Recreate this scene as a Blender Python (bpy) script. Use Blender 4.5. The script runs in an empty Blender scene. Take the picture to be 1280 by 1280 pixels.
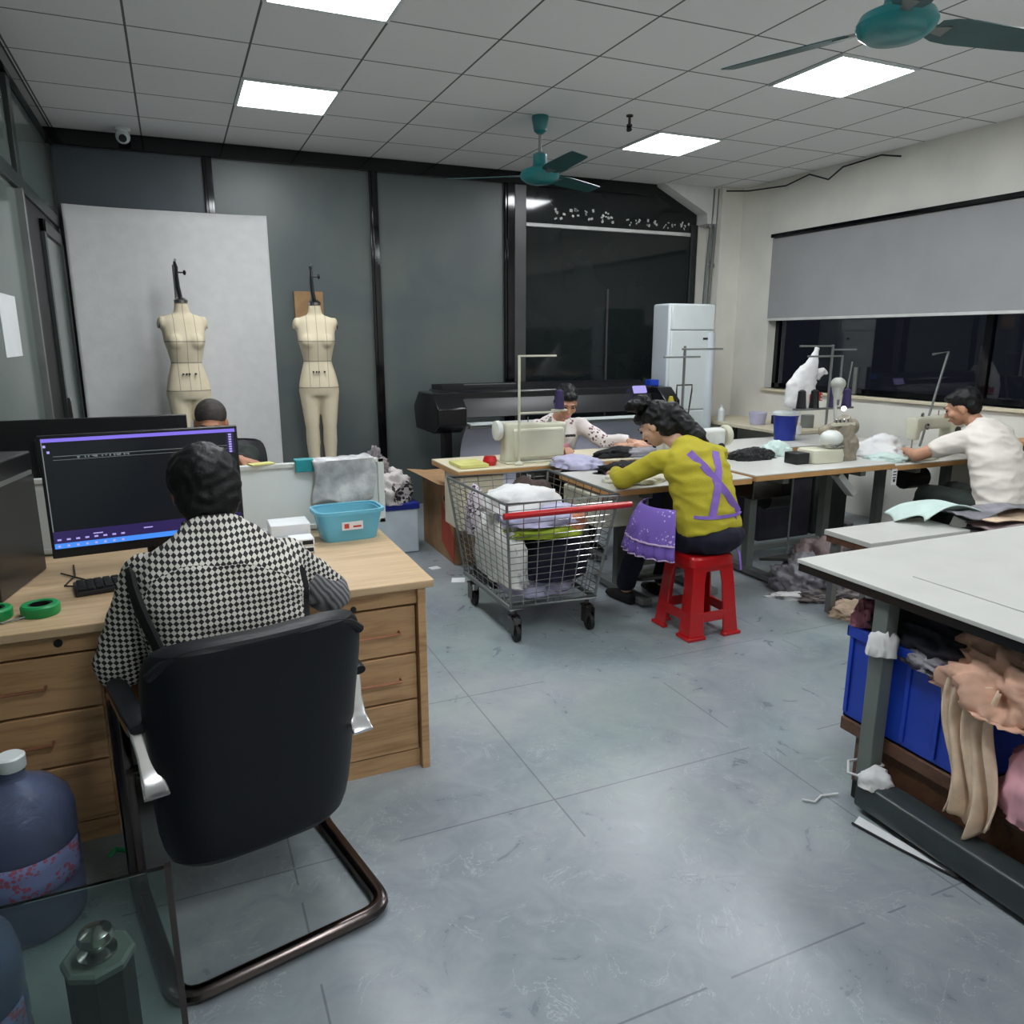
import bpy, bmesh, math, random
from mathutils import Vector as V, Matrix, Euler, noise
S=bpy.context.scene; COL=S.collection; PI=math.pi
random.seed(7)
# ------------------------------------------------------------------ materials
def lin(c):
    f=lambda u:(u/12.92 if u<=.04045 else ((u+.055)/1.055)**2.4)
    return tuple(f(x/255) for x in c[:3])+(1,)
MC={}
class NT:
    def __init__(s,name):
        s.m=bpy.data.materials.new(name); s.m.use_nodes=True; s.t=s.m.node_tree; s.n=s.t.nodes; s.b=s.n['Principled BSDF']
        s.co=None
    def N(s,k,**kw):
        n=s.n.new(k)
        for a,v in kw.items():
            if a[0]=='_': n.inputs[int(a[1:])].default_value=v
            else: setattr(n,a,v)
        return n
    def L(s,a,b): s.t.links.new(a,b)
    def obj(s):
        if not s.co: s.co=s.N('ShaderNodeTexCoord').outputs['Object']
        return s.co
    def math(s,op,a,b=None,c=None):
        n=s.N('ShaderNodeMath',operation=op)
        for i,x in enumerate((a,b,c)):
            if x is None: continue
            if isinstance(x,(int,float)): n.inputs[i].default_value=x
            else: s.L(x,n.inputs[i])
        return n.outputs[0]
    def xyz(s):
        n=s.N('ShaderNodeSeparateXYZ'); s.L(s.obj(),n.inputs[0]); return n.outputs
    def noise(s,sc,detail=3,vec=None,rough=.5,dist=0):
        n=s.N('ShaderNodeTexNoise'); n.inputs['Scale'].default_value=sc; n.inputs['Detail'].default_value=detail
        n.inputs['Roughness'].default_value=rough; n.inputs['Distortion'].default_value=dist
        s.L(vec or s.obj(),n.inputs['Vector']); return n.outputs['Fac']
    def mapping(s,scale=(1,1,1),rot=(0,0,0)):
        n=s.N('ShaderNodeMapping'); n.inputs['Scale'].default_value=scale; n.inputs['Rotation'].default_value=rot
        s.L(s.obj(),n.inputs['Vector']); return n.outputs[0]
    def mix(s,f,a,b):
        n=s.N('ShaderNodeMix',data_type='RGBA')
        for i,x in ((0,f),(6,a),(7,b)):
            if isinstance(x,(int,float,tuple)): n.inputs[i].default_value=x
            else: s.L(x,n.inputs[i])
        return n.outputs[2]
    def ramp(s,f,stops):
        n=s.N('ShaderNodeValToRGB'); s.L(f,n.inputs[0]); e=n.color_ramp.elements
        while len(e)<len(stops): e.new(.5)
        for i,(p,c) in enumerate(stops): e[i].position=p; e[i].color=c
        return n.outputs[0]
    def bump(s,h,st=.3,d=.01):
        n=s.N('ShaderNodeBump'); n.inputs['Strength'].default_value=st; n.inputs['Distance'].default_value=d
        s.L(h,n.inputs['Height']); s.L(n.outputs[0],s.b.inputs['Normal'])
    def set(s,**k):
        for a,v in k.items():
            i=s.b.inputs[a.replace('_',' ')]
            if isinstance(v,(int,float,tuple)): i.default_value=v
            else: s.L(v,i)
        return s
def pm(name,c,rough=.5,metal=0,var=.08,vs=6,bump=0,bs=80,spec=.5,coat=0,c2=None):
    if name in MC: return MC[name]
    t=NT(name); a=lin(c); b=lin(c2) if c2 else tuple(x*(1-var*2) for x in a[:3])+(1,)
    f=t.noise(vs,4); f=t.ramp(f,[(.35,(0,0,0,1)),(.65,(1,1,1,1))])
    t.set(Base_Color=t.mix(f,a,b),Roughness=rough,Metallic=metal); t.b.inputs['Specular IOR Level'].default_value=spec
    t.b.inputs['Coat Weight'].default_value=coat
    if bump: t.bump(t.noise(bs,4),bump,.005)
    MC[name]=t.m; return t.m
def emis(name,c,s,base=(0,0,0)):
    if name in MC: return MC[name]
    t=NT(name); t.set(Base_Color=lin(base),Emission_Color=lin(c),Emission_Strength=s,Roughness=.3); MC[name]=t.m; return t.m
def glass(name,c,rough=0,alpha=None):
    t=NT(name); t.set(Base_Color=lin(c),Roughness=rough,Transmission_Weight=1.0,IOR=1.45); MC[name]=t.m; return t.m
def wood(name,c1,c2,scale=(1,12,12),rough=.45):
    t=NT(name); v=t.mapping(scale); f=t.noise(2.2,6,v,.6,.6); f2=t.noise(9,3,v)
    f=t.math('ADD',t.math('MULTIPLY',f,.75),t.math('MULTIPLY',f2,.25))
    t.set(Base_Color=t.ramp(f,[(.35,lin(c2)),(.5,lin(c1)),(.68,tuple(min(1,x*1.12) for x in lin(c1)[:3])+(1,))]),Roughness=rough)
    t.bump(f,.08,.002); MC[name]=t.m; return t.m
def M(n): return MC[n]
def lineset(t,x,origin,step,w):
    u=t.math('DIVIDE',t.math('SUBTRACT',x,origin),step); u=t.math('FRACT',t.math('ADD',u,100.5)); u=t.math('ABSOLUTE',t.math('SUBTRACT',u,.5))
    return t.math('LESS_THAN',u,w/step/2)
# ceiling: 0.6 m lay-in tiles with dark tee lines
t=NT('ceiling_tile'); x=t.xyz()
g=t.math('MAXIMUM',lineset(t,x[0],.53,.605,.012),lineset(t,x[1],3.53,.59,.012))
base=t.mix(t.noise(1.5,3),lin((238,238,238)),lin((232,232,233)))
t.set(Base_Color=t.mix(g,base,lin((96,98,100))),Roughness=.85); t.bump(t.noise(220,2),.15,.002); MC['ceiling_tile']=t.m
# floor: grey vinyl stone with pale veins, faint joints
t=NT('floor_vinyl'); x=t.xyz(); 
n1=t.noise(1.1,5,None,.6,.8); n2=t.noise(6,6,None,.65,1.5)
base=t.ramp(t.math('ADD',t.math('MULTIPLY',n1,.6),t.math('MULTIPLY',n2,.4)),[(.36,lin((126,134,142))),(.5,lin((144,151,157))),(.64,lin((158,164,166)))])
vm=t.mapping((1,1,1),(0,0,.6)); v=t.noise(2.6,7,vm,.62,1.8); vein=t.math('LESS_THAN',t.math('ABSOLUTE',t.math('SUBTRACT',v,.5)),.0035)
vm2=t.noise(5.5,3); vein=t.math('MULTIPLY',vein,t.math('MULTIPLY',t.math('GREATER_THAN',vm2,.5),.5))
base=t.mix(vein,base,lin((178,184,188)))
jx=lineset(t,x[0],.2,.9,.006); jy=lineset(t,x[1],1.26,.87,.006); j=t.math('MULTIPLY',t.math('MAXIMUM',jx,jy),t.math('GREATER_THAN',t.noise(2.2,2),.44))
sp=t.math('GREATER_THAN',t.noise(38,2),.86)
gb=t.ramp(t.noise(.9,3,None,.5,1),[(.42,(1,1,1,1)),(.6,(.93,1.0,.95,1))]); mm=t.N('ShaderNodeMix',data_type='RGBA',blend_type='MULTIPLY'); mm.inputs[0].default_value=1; t.L(base,mm.inputs[6]); t.L(gb,mm.inputs[7]); base=mm.outputs[2]
base=t.mix(t.math('MULTIPLY',sp,.3),base,lin((92,96,100)))
t.set(Base_Color=t.mix(t.math('MULTIPLY',j,.55),base,lin((74,78,82))),Roughness=t.ramp(n2,[(.3,(.26,.26,.26,1)),(.7,(.4,.4,.4,1))])); t.bump(t.noise(30,4),.05,.003); MC['floor_vinyl']=t.m
def panel(name,a,b,rough):
    t=NT(name); t.set(Base_Color=t.mix(t.ramp(t.noise(1.3,3,None,.5,.5),[(.35,(0,0,0,1)),(.65,(1,1,1,1))]),lin(a),lin(b)),Roughness=rough); MC[name]=t.m
panel('panel_slate',(70,79,86),(60,68,76),.42); panel('panel_grey',(98,106,102),(86,94,96),.38); panel('panel_dark_glass',(32,38,38),(24,30,31),.07)
panel('partition_glass',(108,118,113),(92,104,99),.12)
pm('black_frame',(12,13,17),.08,var=.1,spec=.5); pm('door_void',(14,17,20),.5); pm('green_frame',(44,52,50),.35); pm('post_grey',(74,72,74),.35)
pm('wall_paint',(232,230,221),.85,var=.04,vs=2.5,bump=.1,bs=40,c2=(222,220,212)); pm('white_paint',(225,226,223),.75,var=.05)
wood('desk_wood',(196,156,112),(164,124,84)); wood('desk_top_wood',(200,172,136),(184,153,115)); wood('shelf_wood',(104,74,56),(78,54,42)); wood('orange_wood',(205,150,96),(176,120,72))
pm('kraft_card',(172,136,98),.85,var=.1,vs=12); pm('kraft_card_orange',(196,140,92),.8,c2=(178,118,84),vs=7)
pm('laminate_white',(206,206,201),.35,var=.03); pm('laminate_edge',(196,148,92),.5); pm('laminate_cream',(222,212,186),.45,var=.05)
pm('black_plastic',(20,21,24),.4,var=.1); pm('black_leather',(9,13,20),.45,var=.1,bump=.15,bs=220,spec=.35); pm('black_satin',(24,25,28),.25)
pm('polished_alloy',(214,214,214),.22,metal=.85,var=.03); pm('chrome',(178,176,174),.16,metal=1,var=.05); pm('steel_dark',(96,88,86),.22,metal=1,var=.1); pm('steel_grey',(128,132,130),.42,metal=.5,var=.08); pm('paint_grey',(112,120,116),.5,var=.06); pm('cast_iron',(92,94,92),.45,metal=.4)
pm('machine_cream',(206,205,184),.4,var=.05); pm('machine_white',(216,219,214),.35,var=.03); pm('machine_taupe',(150,140,122),.45,var=.15,vs=25)
pm('appliance_white',(222,229,229),.35,var=.02); pm('appliance_side',(205,213,218),.4,var=.02)
pm('red_plastic',(190,12,20),.28,var=.06,coat=.3); pm('blue_crate',(32,72,196),.4,var=.06); pm('blue_bucket',(30,50,150),.35)
pm('skin',(196,146,118),.55,var=.08,vs=14); pm('skin_pale',(220,176,152),.55,var=.06,vs=14); pm('skin_tan',(176,122,92),.55,var=.08)
pm('hair_black',(9,9,12),.5,var=.3,vs=60,bump=.35,bs=140,spec=.35); pm('hair_short',(58,50,46),.7,var=.25,vs=60)
pm('yellow_knit',(186,174,44),.85,var=.08,vs=8,bump=.25,bs=160); pm('purple_cloth',(138,104,196),.7,var=.15,vs=10); pm('purple_trim',(205,180,216),.7)
pm('navy_cloth',(22,24,48),.85,var=.2); pm('black_cloth',(20,20,24),.85,var=.3,vs=12,bump=.4); pm('dark_green_cloth',(36,46,42),.85,var=.15)
pm('white_cloth',(222,222,222),.85,var=.03,vs=10,bump=.2,bs=60); pm('tee_cloth',(232,224,216),.85,var=.04,vs=8,bump=.15,bs=50); pm('cream_cloth',(232,228,206),.85,var=.06)
pm('grey_cloth',(150,148,156),.85,var=.2,vs=9); pm('taupe_cloth',(160,142,142),.85,var=.18,vs=9); pm('mint_cloth',(202,222,216),.85,var=.08); pm('peach_cloth',(226,180,156),.85,var=.12,vs=14); pm('peach_pale',(232,206,180),.85,var=.1,vs=16)
pm('pink_cloth',(242,178,190),.8,var=.1,vs=14); pm('lime_cloth',(160,182,52),.85,var=.15); pm('orange_cloth',(214,140,108),.85,var=.15); pm('brown_cloth',(70,56,50),.85,var=.2); pm('lavender_cloth',(190,188,216),.85,var=.1); pm('charcoal_cloth',(52,50,62),.85,var=.2); pm('rose_cloth',(206,132,148),.85,var=.2,vs=20)
pm('form_linen',(226,212,184),.8,var=.05,vs=14); pm('green_tape',(24,160,88),.4,var=.12); pm('teal_plastic',(24,150,158),.4); pm('yellow_paper',(216,214,130),.7); pm('paper_white',(232,234,236),.7,var=.03); pm('purple_thread',(70,52,110),.6,var=.15,vs=120); pm('violet_thread',(52,40,86),.6); pm('blind_grey',(158,159,160),.75,var=.03,vs=3); pm('blind_white',(216,218,216),.5)
pm('rubber_black',(22,22,24),.7); pm('fan_teal',(24,120,124),.32,var=.12,coat=.3); pm('fan_blade',(40,86,88),.4,var=.15); pm('copper',(186,130,104),.3,metal=.9); pm('scrap_mixed',(150,140,138),.85,var=.3,vs=18,c2=(96,92,98)); pm('lavender_paper',(206,206,222),.6,var=.05,vs=1.5)
pm('red_ink',(204,70,62),.6); pm('black_ink',(34,32,34),.6); pm('lamp_grey',(176,178,170),.35); pm('rust_red',(186,78,56),.8)
# houndstooth
t=NT('houndstooth'); m=t.mapping((1,.0001,1),(0,.78,0)); c=t.N('ShaderNodeTexChecker'); c.inputs['Scale'].default_value=92; t.L(m,c.inputs[0]); c.inputs[1].default_value=lin((200,196,188)); c.inputs[2].default_value=lin((30,28,30)); t.set(Base_Color=c.outputs[0],Roughness=.85); MC['houndstooth']=t.m
# stripes for the grey striped sleeve
t=NT('stripe_cloth'); w=t.N('ShaderNodeTexWave',bands_direction='DIAGONAL'); w.inputs['Scale'].default_value=24; w.inputs['Distortion'].default_value=1; t.L(t.obj(),w.inputs['Vector']); t.set(Base_Color=t.mix(w.outputs['Fac'],lin((70,70,74)),lin((140,140,142))),Roughness=.85); MC['stripe_cloth']=t.m
# floral blouse
def spots(name,base,dots,sc,th):
    t=NT(name); v=t.N('ShaderNodeTexVoronoi'); v.inputs['Scale'].default_value=sc; t.L(t.obj(),v.inputs['Vector']); f=t.math('LESS_THAN',v.outputs['Distance'],th)
    f=t.math('MULTIPLY',f,t.math('GREATER_THAN',t.noise(sc*.22,2),.5)); t.set(Base_Color=t.mix(f,lin(base),lin(dots)),Roughness=.85); MC[name]=t.m
spots('floral_blouse',(236,228,226),(128,92,100),42,.42); spots('leopard_cloth',(206,196,204),(58,36,60),60,.45); spots('lace_white',(228,228,232),(150,150,160),90,.4); pm('newsprint',(206,207,206),.3,var=.1,vs=16,c2=(160,160,164),bump=.6,bs=40); pm('rail_slate',(66,74,76),.3,metal=.3); pm('bin_clear',(214,228,236),.3); spots('camo_scraps',(196,190,188),(52,48,56),30,.5); spots('lace_black',(24,24,26),(120,120,120),90,.22)
spots('apron_print',(118,92,180),(196,182,226),55,.3)
spots('white_mesh',(232,233,230),(196,198,198),26,.4)
# dress form linen with black tape lines at bust, waist, hip, centre
t=NT('form_tape'); x=t.xyz(); g=None
for z0 in (1.575,1.415,1.2):
    l=t.math('LESS_THAN',t.math('ABSOLUTE',t.math('SUBTRACT',x[2],z0)),.0035); g=l if g is None else t.math('MAXIMUM',g,l)
for x0 in (0,.075,-.075):
    l=t.math('MULTIPLY',t.math('LESS_THAN',t.math('ABSOLUTE',t.math('SUBTRACT',x[0],x0)),.0018),t.math('GREATER_THAN',x[2],1.2)); g=t.math('MAXIMUM',g,l)
t.set(Base_Color=t.mix(t.math('MULTIPLY',g,.65),t.mix(t.noise(9,3),lin((228,216,190)),lin((214,200,170))),lin((60,54,48))),Roughness=.8); MC['form_tape']=t.m
emis('panel_light',(248,252,255),17.5,(230,230,230)); emis('led_white',(235,245,255),10); emis('screen_dark',(22,30,38),.3,(6,6,8)); emis('screen_purple',(132,116,232),.6); emis('screen_blue',(66,134,232),.7); emis('screen_line',(150,160,160),.35); emis('screen_mid',(60,48,110),.35); emis('screen_icon',(190,180,255),.5)
glass('clear_glass',(186,208,200)); glass('window_glass',(200,205,210)); glass('jug_plastic',(150,176,226),.08)
# ------------------------------------------------------------------ mesh helpers
WORLD=set()
def frame(z):
    z=V(z).normalized(); a=V((0,0,1)) if abs(z.z)<.95 else V((1,0,0)); x=a.cross(z).normalized(); return x,z.cross(x)
class MB:
    def __init__(s): s.bm=bmesh.new(); s.k=0
    def face(s,vs,mi=0):
        try: f=s.bm.faces.new(vs)
        except ValueError: return
        f.material_index=mi; return f
    def box(s,c,d,rz=0,rot=None,mi=0,taper=1):
        R=rot.to_matrix() if rot else Matrix.Rotation(rz,3,'Z'); c=V(c)
        vs=[]
        for z in(-1,1):
            k=taper if z<0 else 1
            for x,y in((-1,-1),(1,-1),(1,1),(-1,1)): vs.append(s.bm.verts.new(c+R@V((x*d[0]/2*k,y*d[1]/2*k,z*d[2]/2))))
        for f in((3,2,1,0),(4,5,6,7),(0,1,5,4),(1,2,6,5),(2,3,7,6),(3,0,4,7)): s.face([vs[i] for i in f],mi)
        return s
    def b2(s,x0,x1,y0,y1,z0,z1,mi=0): return s.box(((x0+x1)/2,(y0+y1)/2,(z0+z1)/2),(abs(x1-x0),abs(y1-y0),abs(z1-z0)),mi=mi)
    def rings(s,R,mi=0,cap=True,closed=False):
        rows=[[s.bm.verts.new(p) for p in r] for r in R]; n=len(rows[0])
        L=len(rows)
        for i in range(L if closed else L-1):
            a,b=rows[i],rows[(i+1)%L]
            for j in range(n): s.face([a[j],a[(j+1)%n],b[(j+1)%n],b[j]],mi)
        if cap and not closed: s.face(rows[0][::-1],mi); s.face(rows[-1],mi)
        return s
    def cyl(s,p0,p1,r0,r1=None,seg=14,mi=0):
        r1=r0 if r1 is None else r1; p0=V(p0);p1=V(p1); x,y=frame(p1-p0)
        return s.rings([[p+(x*math.cos(2*PI*i/seg)+y*math.sin(2*PI*i/seg))*r for i in range(seg)] for p,r in((p0,r0),(p1,r1))],mi)
    def tube(s,pts,r,seg=8,mi=0,closed=False,flat=1):
        P=[V(p) for p in pts]; R=[]; n=len(P); x=None
        for i,p in enumerate(P):
            if closed: d=(P[(i+1)%n]-P[i-1])
            else: d=(P[min(i+1,n-1)]-P[max(i-1,0)])
            d.normalize()
            if x is None: x,y=frame(d)
            else: x=(x-d*x.dot(d)).normalized(); y=d.cross(x)
            rr=r[i] if isinstance(r,(list,tuple)) else r
            R.append([p+(x*math.cos(2*PI*k/seg)*flat+y*math.sin(2*PI*k/seg))*rr for k in range(seg)])
        return s.rings(R,mi,closed=closed)
    def lathe(s,c,prof,seg=24,mi=0,axis=(0,0,1),cap=True):
        c=V(c); a=V(axis).normalized(); x,y=frame(a)
        return s.rings([[c+a*z+(x*math.cos(2*PI*i/seg)+y*math.sin(2*PI*i/seg))*max(r,1e-4) for i in range(seg)] for r,z in prof],mi,cap)
    def ell(s,c,r,R=None,seg=16,mi=0):
        c=V(c); R=R or Matrix.Identity(3); rows=[]; n=seg//2
        for i in range(1,n):
            a=PI*i/n; rows.append([c+R@V((r[0]*math.sin(a)*math.cos(2*PI*j/seg),r[1]*math.sin(a)*math.sin(2*PI*j/seg),-r[2]*math.cos(a))) for j in range(seg)])
        return s.rings(rows,mi)
    def cap(s,p0,p1,r0,r1=None,seg=12,mi=0):
        r1=r0 if r1 is None else r1; s.cyl(p0,p1,r0,r1,seg,mi); s.ell(p0,(r0,)*3,seg=seg,mi=mi); s.ell(p1,(r1,)*3,seg=seg,mi=mi); return s
    def loft(s,secs,R,seg=20,mi=0,p=2.4):
        rows=[];C=[V(c[0]) for c in secs]; R=V(R).normalized()
        for i,(c,a,b) in enumerate(secs):
            T=(C[min(i+1,len(C)-1)]-C[max(i-1,0)]).normalized(); r=(R-T*R.dot(T)).normalized(); D=T.cross(r)
            row=[]
            for j in range(seg):
                q=2*PI*j/seg; cx,sy=math.cos(q),math.sin(q)
                row.append(V(c)+r*(a*math.copysign(abs(cx)**(2/p),cx))+D*(b*math.copysign(abs(sy)**(2/p),sy)))
            rows.append(row)
        return s.rings(rows,mi)
    def prism(s,poly,h,o=(0,0,0),u=(1,0,0),v=(0,1,0),mi=0):
        o=V(o);u=V(u);v=V(v);n=u.cross(v).normalized()
        return s.rings([[o+u*a+v*b+n*k for a,b in poly] for k in(0,h)],mi)
    def grid(s,f,nu,nv,th=0,mi=0,closed_u=False):
        P=[[V(f(i/(nu-1),j/(nv-1))) for j in range(nv)] for i in range(nu)]
        A=[[s.bm.verts.new(p) for p in r] for r in P]
        for i in range(nu-1):
            for j in range(nv-1): s.face([A[i][j],A[i+1][j],A[i+1][j+1],A[i][j+1]],mi)
        return s
    def out(s,name,mats,parent=None,bevel=0,smooth=True,solid=0,sub=0,label=None,ang=35):
        if isinstance(mats,str): mats=[mats]
        bm=s.bm
        if parent is not None and parent in WORLD: bmesh.ops.translate(bm,verts=bm.verts,vec=-wloc(parent))
        bmesh.ops.recalc_face_normals(bm,faces=bm.faces) if not solid else None
        me=bpy.data.meshes.new(name); bm.to_mesh(me); bm.free()
        o=bpy.data.objects.new(name,me); COL.objects.link(o)
        for m in mats: me.materials.append(MC[m])
        if parent is not None: o.parent=parent; 
        if parent in WORLD: WORLD.add(o); 
        if smooth:
            me.shade_smooth() if hasattr(me,'shade_smooth') else None
            if hasattr(me,'set_sharp_from_angle'): me.set_sharp_from_angle(angle=math.radians(ang))
        if solid:
            d=o.modifiers.new('solid','SOLIDIFY'); d.thickness=solid; d.offset=0
        if sub:
            d=o.modifiers.new('sub','SUBSURF'); d.levels=d.render_levels=sub
        if bevel:
            d=o.modifiers.new('bevel','BEVEL'); d.width=bevel; d.segments=2; d.limit_method='ANGLE'; d.angle_limit=.6
        if label: o['label']=label
        return o
def wloc(o):
    v=V((0,0,0))
    while o is not None: v=v+V(o.location); o=o.parent
    return v
def B(*a,**k): return MB().b2(*a,**k)
def thing(name,label,cat,loc=(0,0,0),rz=0,group=None,world=False):
    o=bpy.data.objects.new(name,None); COL.objects.link(o); o.location=loc; o.rotation_euler=(0,0,rz); o.empty_display_size=.1
    o['label']=label; o['category']=cat
    if group: o['group']=group
    if world: WORLD.add(o)
    return o
def tag(o,label,cat,group=None):
    o['label']=label; o['category']=cat
    if group: o['group']=group
    return o
def origin(o):   # put a single-mesh thing's origin at its base
    vs=o.data.vertices; c=sum((v.co for v in vs),V())/len(vs); z=min(v.co.z for v in vs); c.z=z
    o.data.transform(Matrix.Translation(-c)); o.location=V(o.location)+c; return o
def struct(name,mb,mats,**k):
    o=mb.out(name,mats,**k); o['kind']='structure'; return o
def dup(root,loc,rz=None,label=None,group=None):
    r=root.copy(); COL.objects.link(r); r.location=loc
    if rz is not None: r.rotation_euler=(0,0,rz)
    if label: r['label']=label
    if group: r['group']=group
    for ch in list(root.children):
        c=ch.copy(); COL.objects.link(c); c.parent=r
        for g in list(ch.children):
            d=g.copy(); COL.objects.link(d); d.parent=c
    return r
def remesh(mb,name,mats,parent,vox=.01,smooth=3,label=None,disp=None,fac=.5):
    mb2=mb; bm=mb2.bm
    bmesh.ops.recalc_face_normals(bm,faces=bm.faces)
    me=bpy.data.meshes.new('tmp'); bm.to_mesh(me); bm.free(); o=bpy.data.objects.new('tmp',me); COL.objects.link(o)
    r=o.modifiers.new('r','REMESH'); r.mode='VOXEL'; r.voxel_size=vox
    if smooth: q=o.modifiers.new('s','SMOOTH'); q.factor=fac; q.iterations=smooth
    dg=bpy.context.evaluated_depsgraph_get(); nm=bpy.data.meshes.new_from_object(o.evaluated_get(dg))
    bpy.data.objects.remove(o); nm.name=name
    nm.materials.clear()
    for m in ([mats] if isinstance(mats,str) else mats): nm.materials.append(MC[m])
    if disp:
        ns=[v.normal.copy() for v in nm.vertices]
        for v,n in zip(nm.vertices,ns): v.co+=n*disp(v.co)
    for p in nm.polygons: p.use_smooth=True; p.material_index=0
    if parent is not None and parent in WORLD: nm.transform(Matrix.Translation(-wloc(parent)))
    o=bpy.data.objects.new(name,nm); COL.objects.link(o); o.parent=parent
    if parent in WORLD: WORLD.add(o)
    if label: o['label']=label
    return o
def wrinkle(a=.006,f=9,ax=(1,1,1)):
    def d(p):
        q=V((p.x*f*ax[0],p.y*f*ax[1],p.z*f*ax[2])); n=noise.noise(q+V((3,1,2))); m=noise.noise(q*2.3)
        return a*(1-abs(n)*4)*.5+a*.4*m
    return d
def heap(name,c,s,mat,label,cat='cloth',seed=0,rz=0,fold=.35,freq=3.2,group=None,parent=None,sub=5,flat=.0):
    """crumpled cloth lying in a heap: a dome whose skin is pushed into folds"""
    bm=bmesh.new(); bmesh.ops.create_icosphere(bm,subdivisions=sub,radius=1)
    R=Matrix.Rotation(rz,3,'Z'); off=V((seed*3.7,seed*1.3,seed*5.1))
    for v in bm.verts:
        p=v.co.copy(); n1=noise.noise(p*freq*.5+off); n2=1-abs(noise.noise(p*freq+off))*2.2; n3=1-abs(noise.noise(p*freq*2.3+off*2))*2.2
        k=1+fold*(.55*n1+.38*n2+.2*n3-.3); q=p*k
        z=q.z
        q.z=max(z,0) if z>0 else z*.04
        q.z=q.z**.8 if q.z>0 else q.z
        v.co=R@V((q.x*s[0]/2,q.y*s[1]/2,q.z*s[2]))
    me=bpy.data.meshes.new(name); bm.to_mesh(me); bm.free(); me.materials.append(MC[mat])
    for p in me.polygons: p.use_smooth=True
    o=bpy.data.objects.new(name,me); COL.objects.link(o)
    if parent: o.parent=parent; o.location=V(c)-(wloc(parent) if parent in WORLD else V())
    else: o.location=c; tag(o,label,cat,group)
    return o
def sheet(name,f,nu,nv,mat,th=.006,label=None,cat=None,group=None,parent=None):
    o=MB().grid(f,nu,nv).out(name,mat,parent,solid=th,ang=80)
    if label and cat: origin(o); tag(o,label,cat,group)
    return o
# ------------------------------------------------------------------ camera
H=1.6; CZ=3.145; YB=7.1; XR=5.7; XL=-.71; YF=-1.6
cam=bpy.data.cameras.new('camera'); co=bpy.data.objects.new('camera',cam); COL.objects.link(co); S.camera=co
cam.sensor_width=36; cam.lens=36*944.85/1280; cam.clip_start=.02
co.location=(0,0,H); co.rotation_euler=(PI/2-.225956,0,-.413543)
S.view_settings.view_transform='Standard'; S.view_settings.look='None'; S.view_settings.gamma=1; S.view_settings.exposure=0.76; S.view_settings.use_curve_mapping=False
w=bpy.data.worlds.new('night'); S.world=w; w.use_nodes=True; w.node_tree.nodes['Background'].inputs[0].default_value=(.012,.014,.02,1); w.node_tree.nodes['Background'].inputs[1].default_value=.5
# ------------------------------------------------------------------ shell
struct('floor',B(XL-.1,XR+.2,YF-.1,YB+.1,-.1,0),'floor_vinyl',smooth=False)
struct('ceiling',B(XL-.1,XR+.2,YF-.1,YB+.1,CZ,CZ+.08),'ceiling_tile',smooth=False)
struct('wall_front',B(XL-.1,XR+.2,YF-.1,YF,0,CZ),'wall_paint',smooth=False)
# back wall: black glazed frame with slate infill; white masonry at the right end
struct('wall_back',B(XL-.1,XR+.2,YB,YB+.1,0,CZ),'wall_paint',smooth=False)
def panelbk(name,x0,x1,z0,z1,m,y=YB-.02): 
    o=struct(name,B(x0,x1,y,YB-.001,z0,z1),m,smooth=False); return o
panelbk('trim_1',XL,.355,.0,3.03,'panel_slate'); panelbk('trim_2',.425,1.715,0,3.03,'panel_grey'); panelbk('trim_3',1.79,3.02,0,3.04,'panel_grey')
panelbk('trim_4',3.25,5.27,0,2.66,'panel_dark_glass'); panelbk('trim_5',3.25,5.27,2.70,CZ-.001,'panel_dark_glass')
struct('trim_6',B(XL,4.72,YB-.07,YB-.021,3.03,CZ-.002),'black_frame',bevel=.004)
for i,(x0,x1) in enumerate(((.355,.425),(1.715,1.79),(3.02,3.12))): 
    mb=MB(); mb.b2(x0,x1,YB-.06,YB-.021,0,3.03); mb.b2(x0+.02,x1-.02,YB-.075,YB-.06,0,3.03)
    struct('trim_%d'%(7+i),mb,'black_frame',bevel=.003)
struct('trim_10',B(3.125,3.245,YB-.05,YB-.002,0,3.03),'post_grey',bevel=.003)
struct('trim_11',B(3.25,5.14,YB-.045,YB-.021,2.662,2.695),'blind_white',bevel=.003)
struct('trim_12',B(5.2,5.28,YB-.04,YB-.021,0,2.78),'green_frame',bevel=.003)
struct('trim_13',B(4.18,4.2,YB-.03,YB-.021,.0,2.1),'post_grey')
# sloping white haunch and pilaster in the back right corner
struct('trim_14',MB().prism([(4.72,CZ-.002),(5.69,CZ-.002),(5.69,2.78),(5.29,2.78),(5.28,2.88)],.16,(0,YB-.021,0),(1,0,0),(0,0,1)),'white_paint',smooth=False)
struct('trim_15',B(5.42,XR-.002,6.86,YB-.003,0,CZ-.003),'wall_paint',smooth=False)
# decal marks on the transom glass
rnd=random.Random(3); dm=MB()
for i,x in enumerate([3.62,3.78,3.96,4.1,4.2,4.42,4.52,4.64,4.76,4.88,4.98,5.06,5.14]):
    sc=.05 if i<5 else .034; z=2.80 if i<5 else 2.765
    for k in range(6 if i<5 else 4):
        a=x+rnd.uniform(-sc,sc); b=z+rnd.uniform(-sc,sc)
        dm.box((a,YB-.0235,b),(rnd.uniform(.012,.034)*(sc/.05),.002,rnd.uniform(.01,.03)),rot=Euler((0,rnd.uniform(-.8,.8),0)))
tag(origin(dm.out('window_decal','blind_white')),'row of small white blurred characters stuck on the dark transom glass above the white rail','decal')
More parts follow.
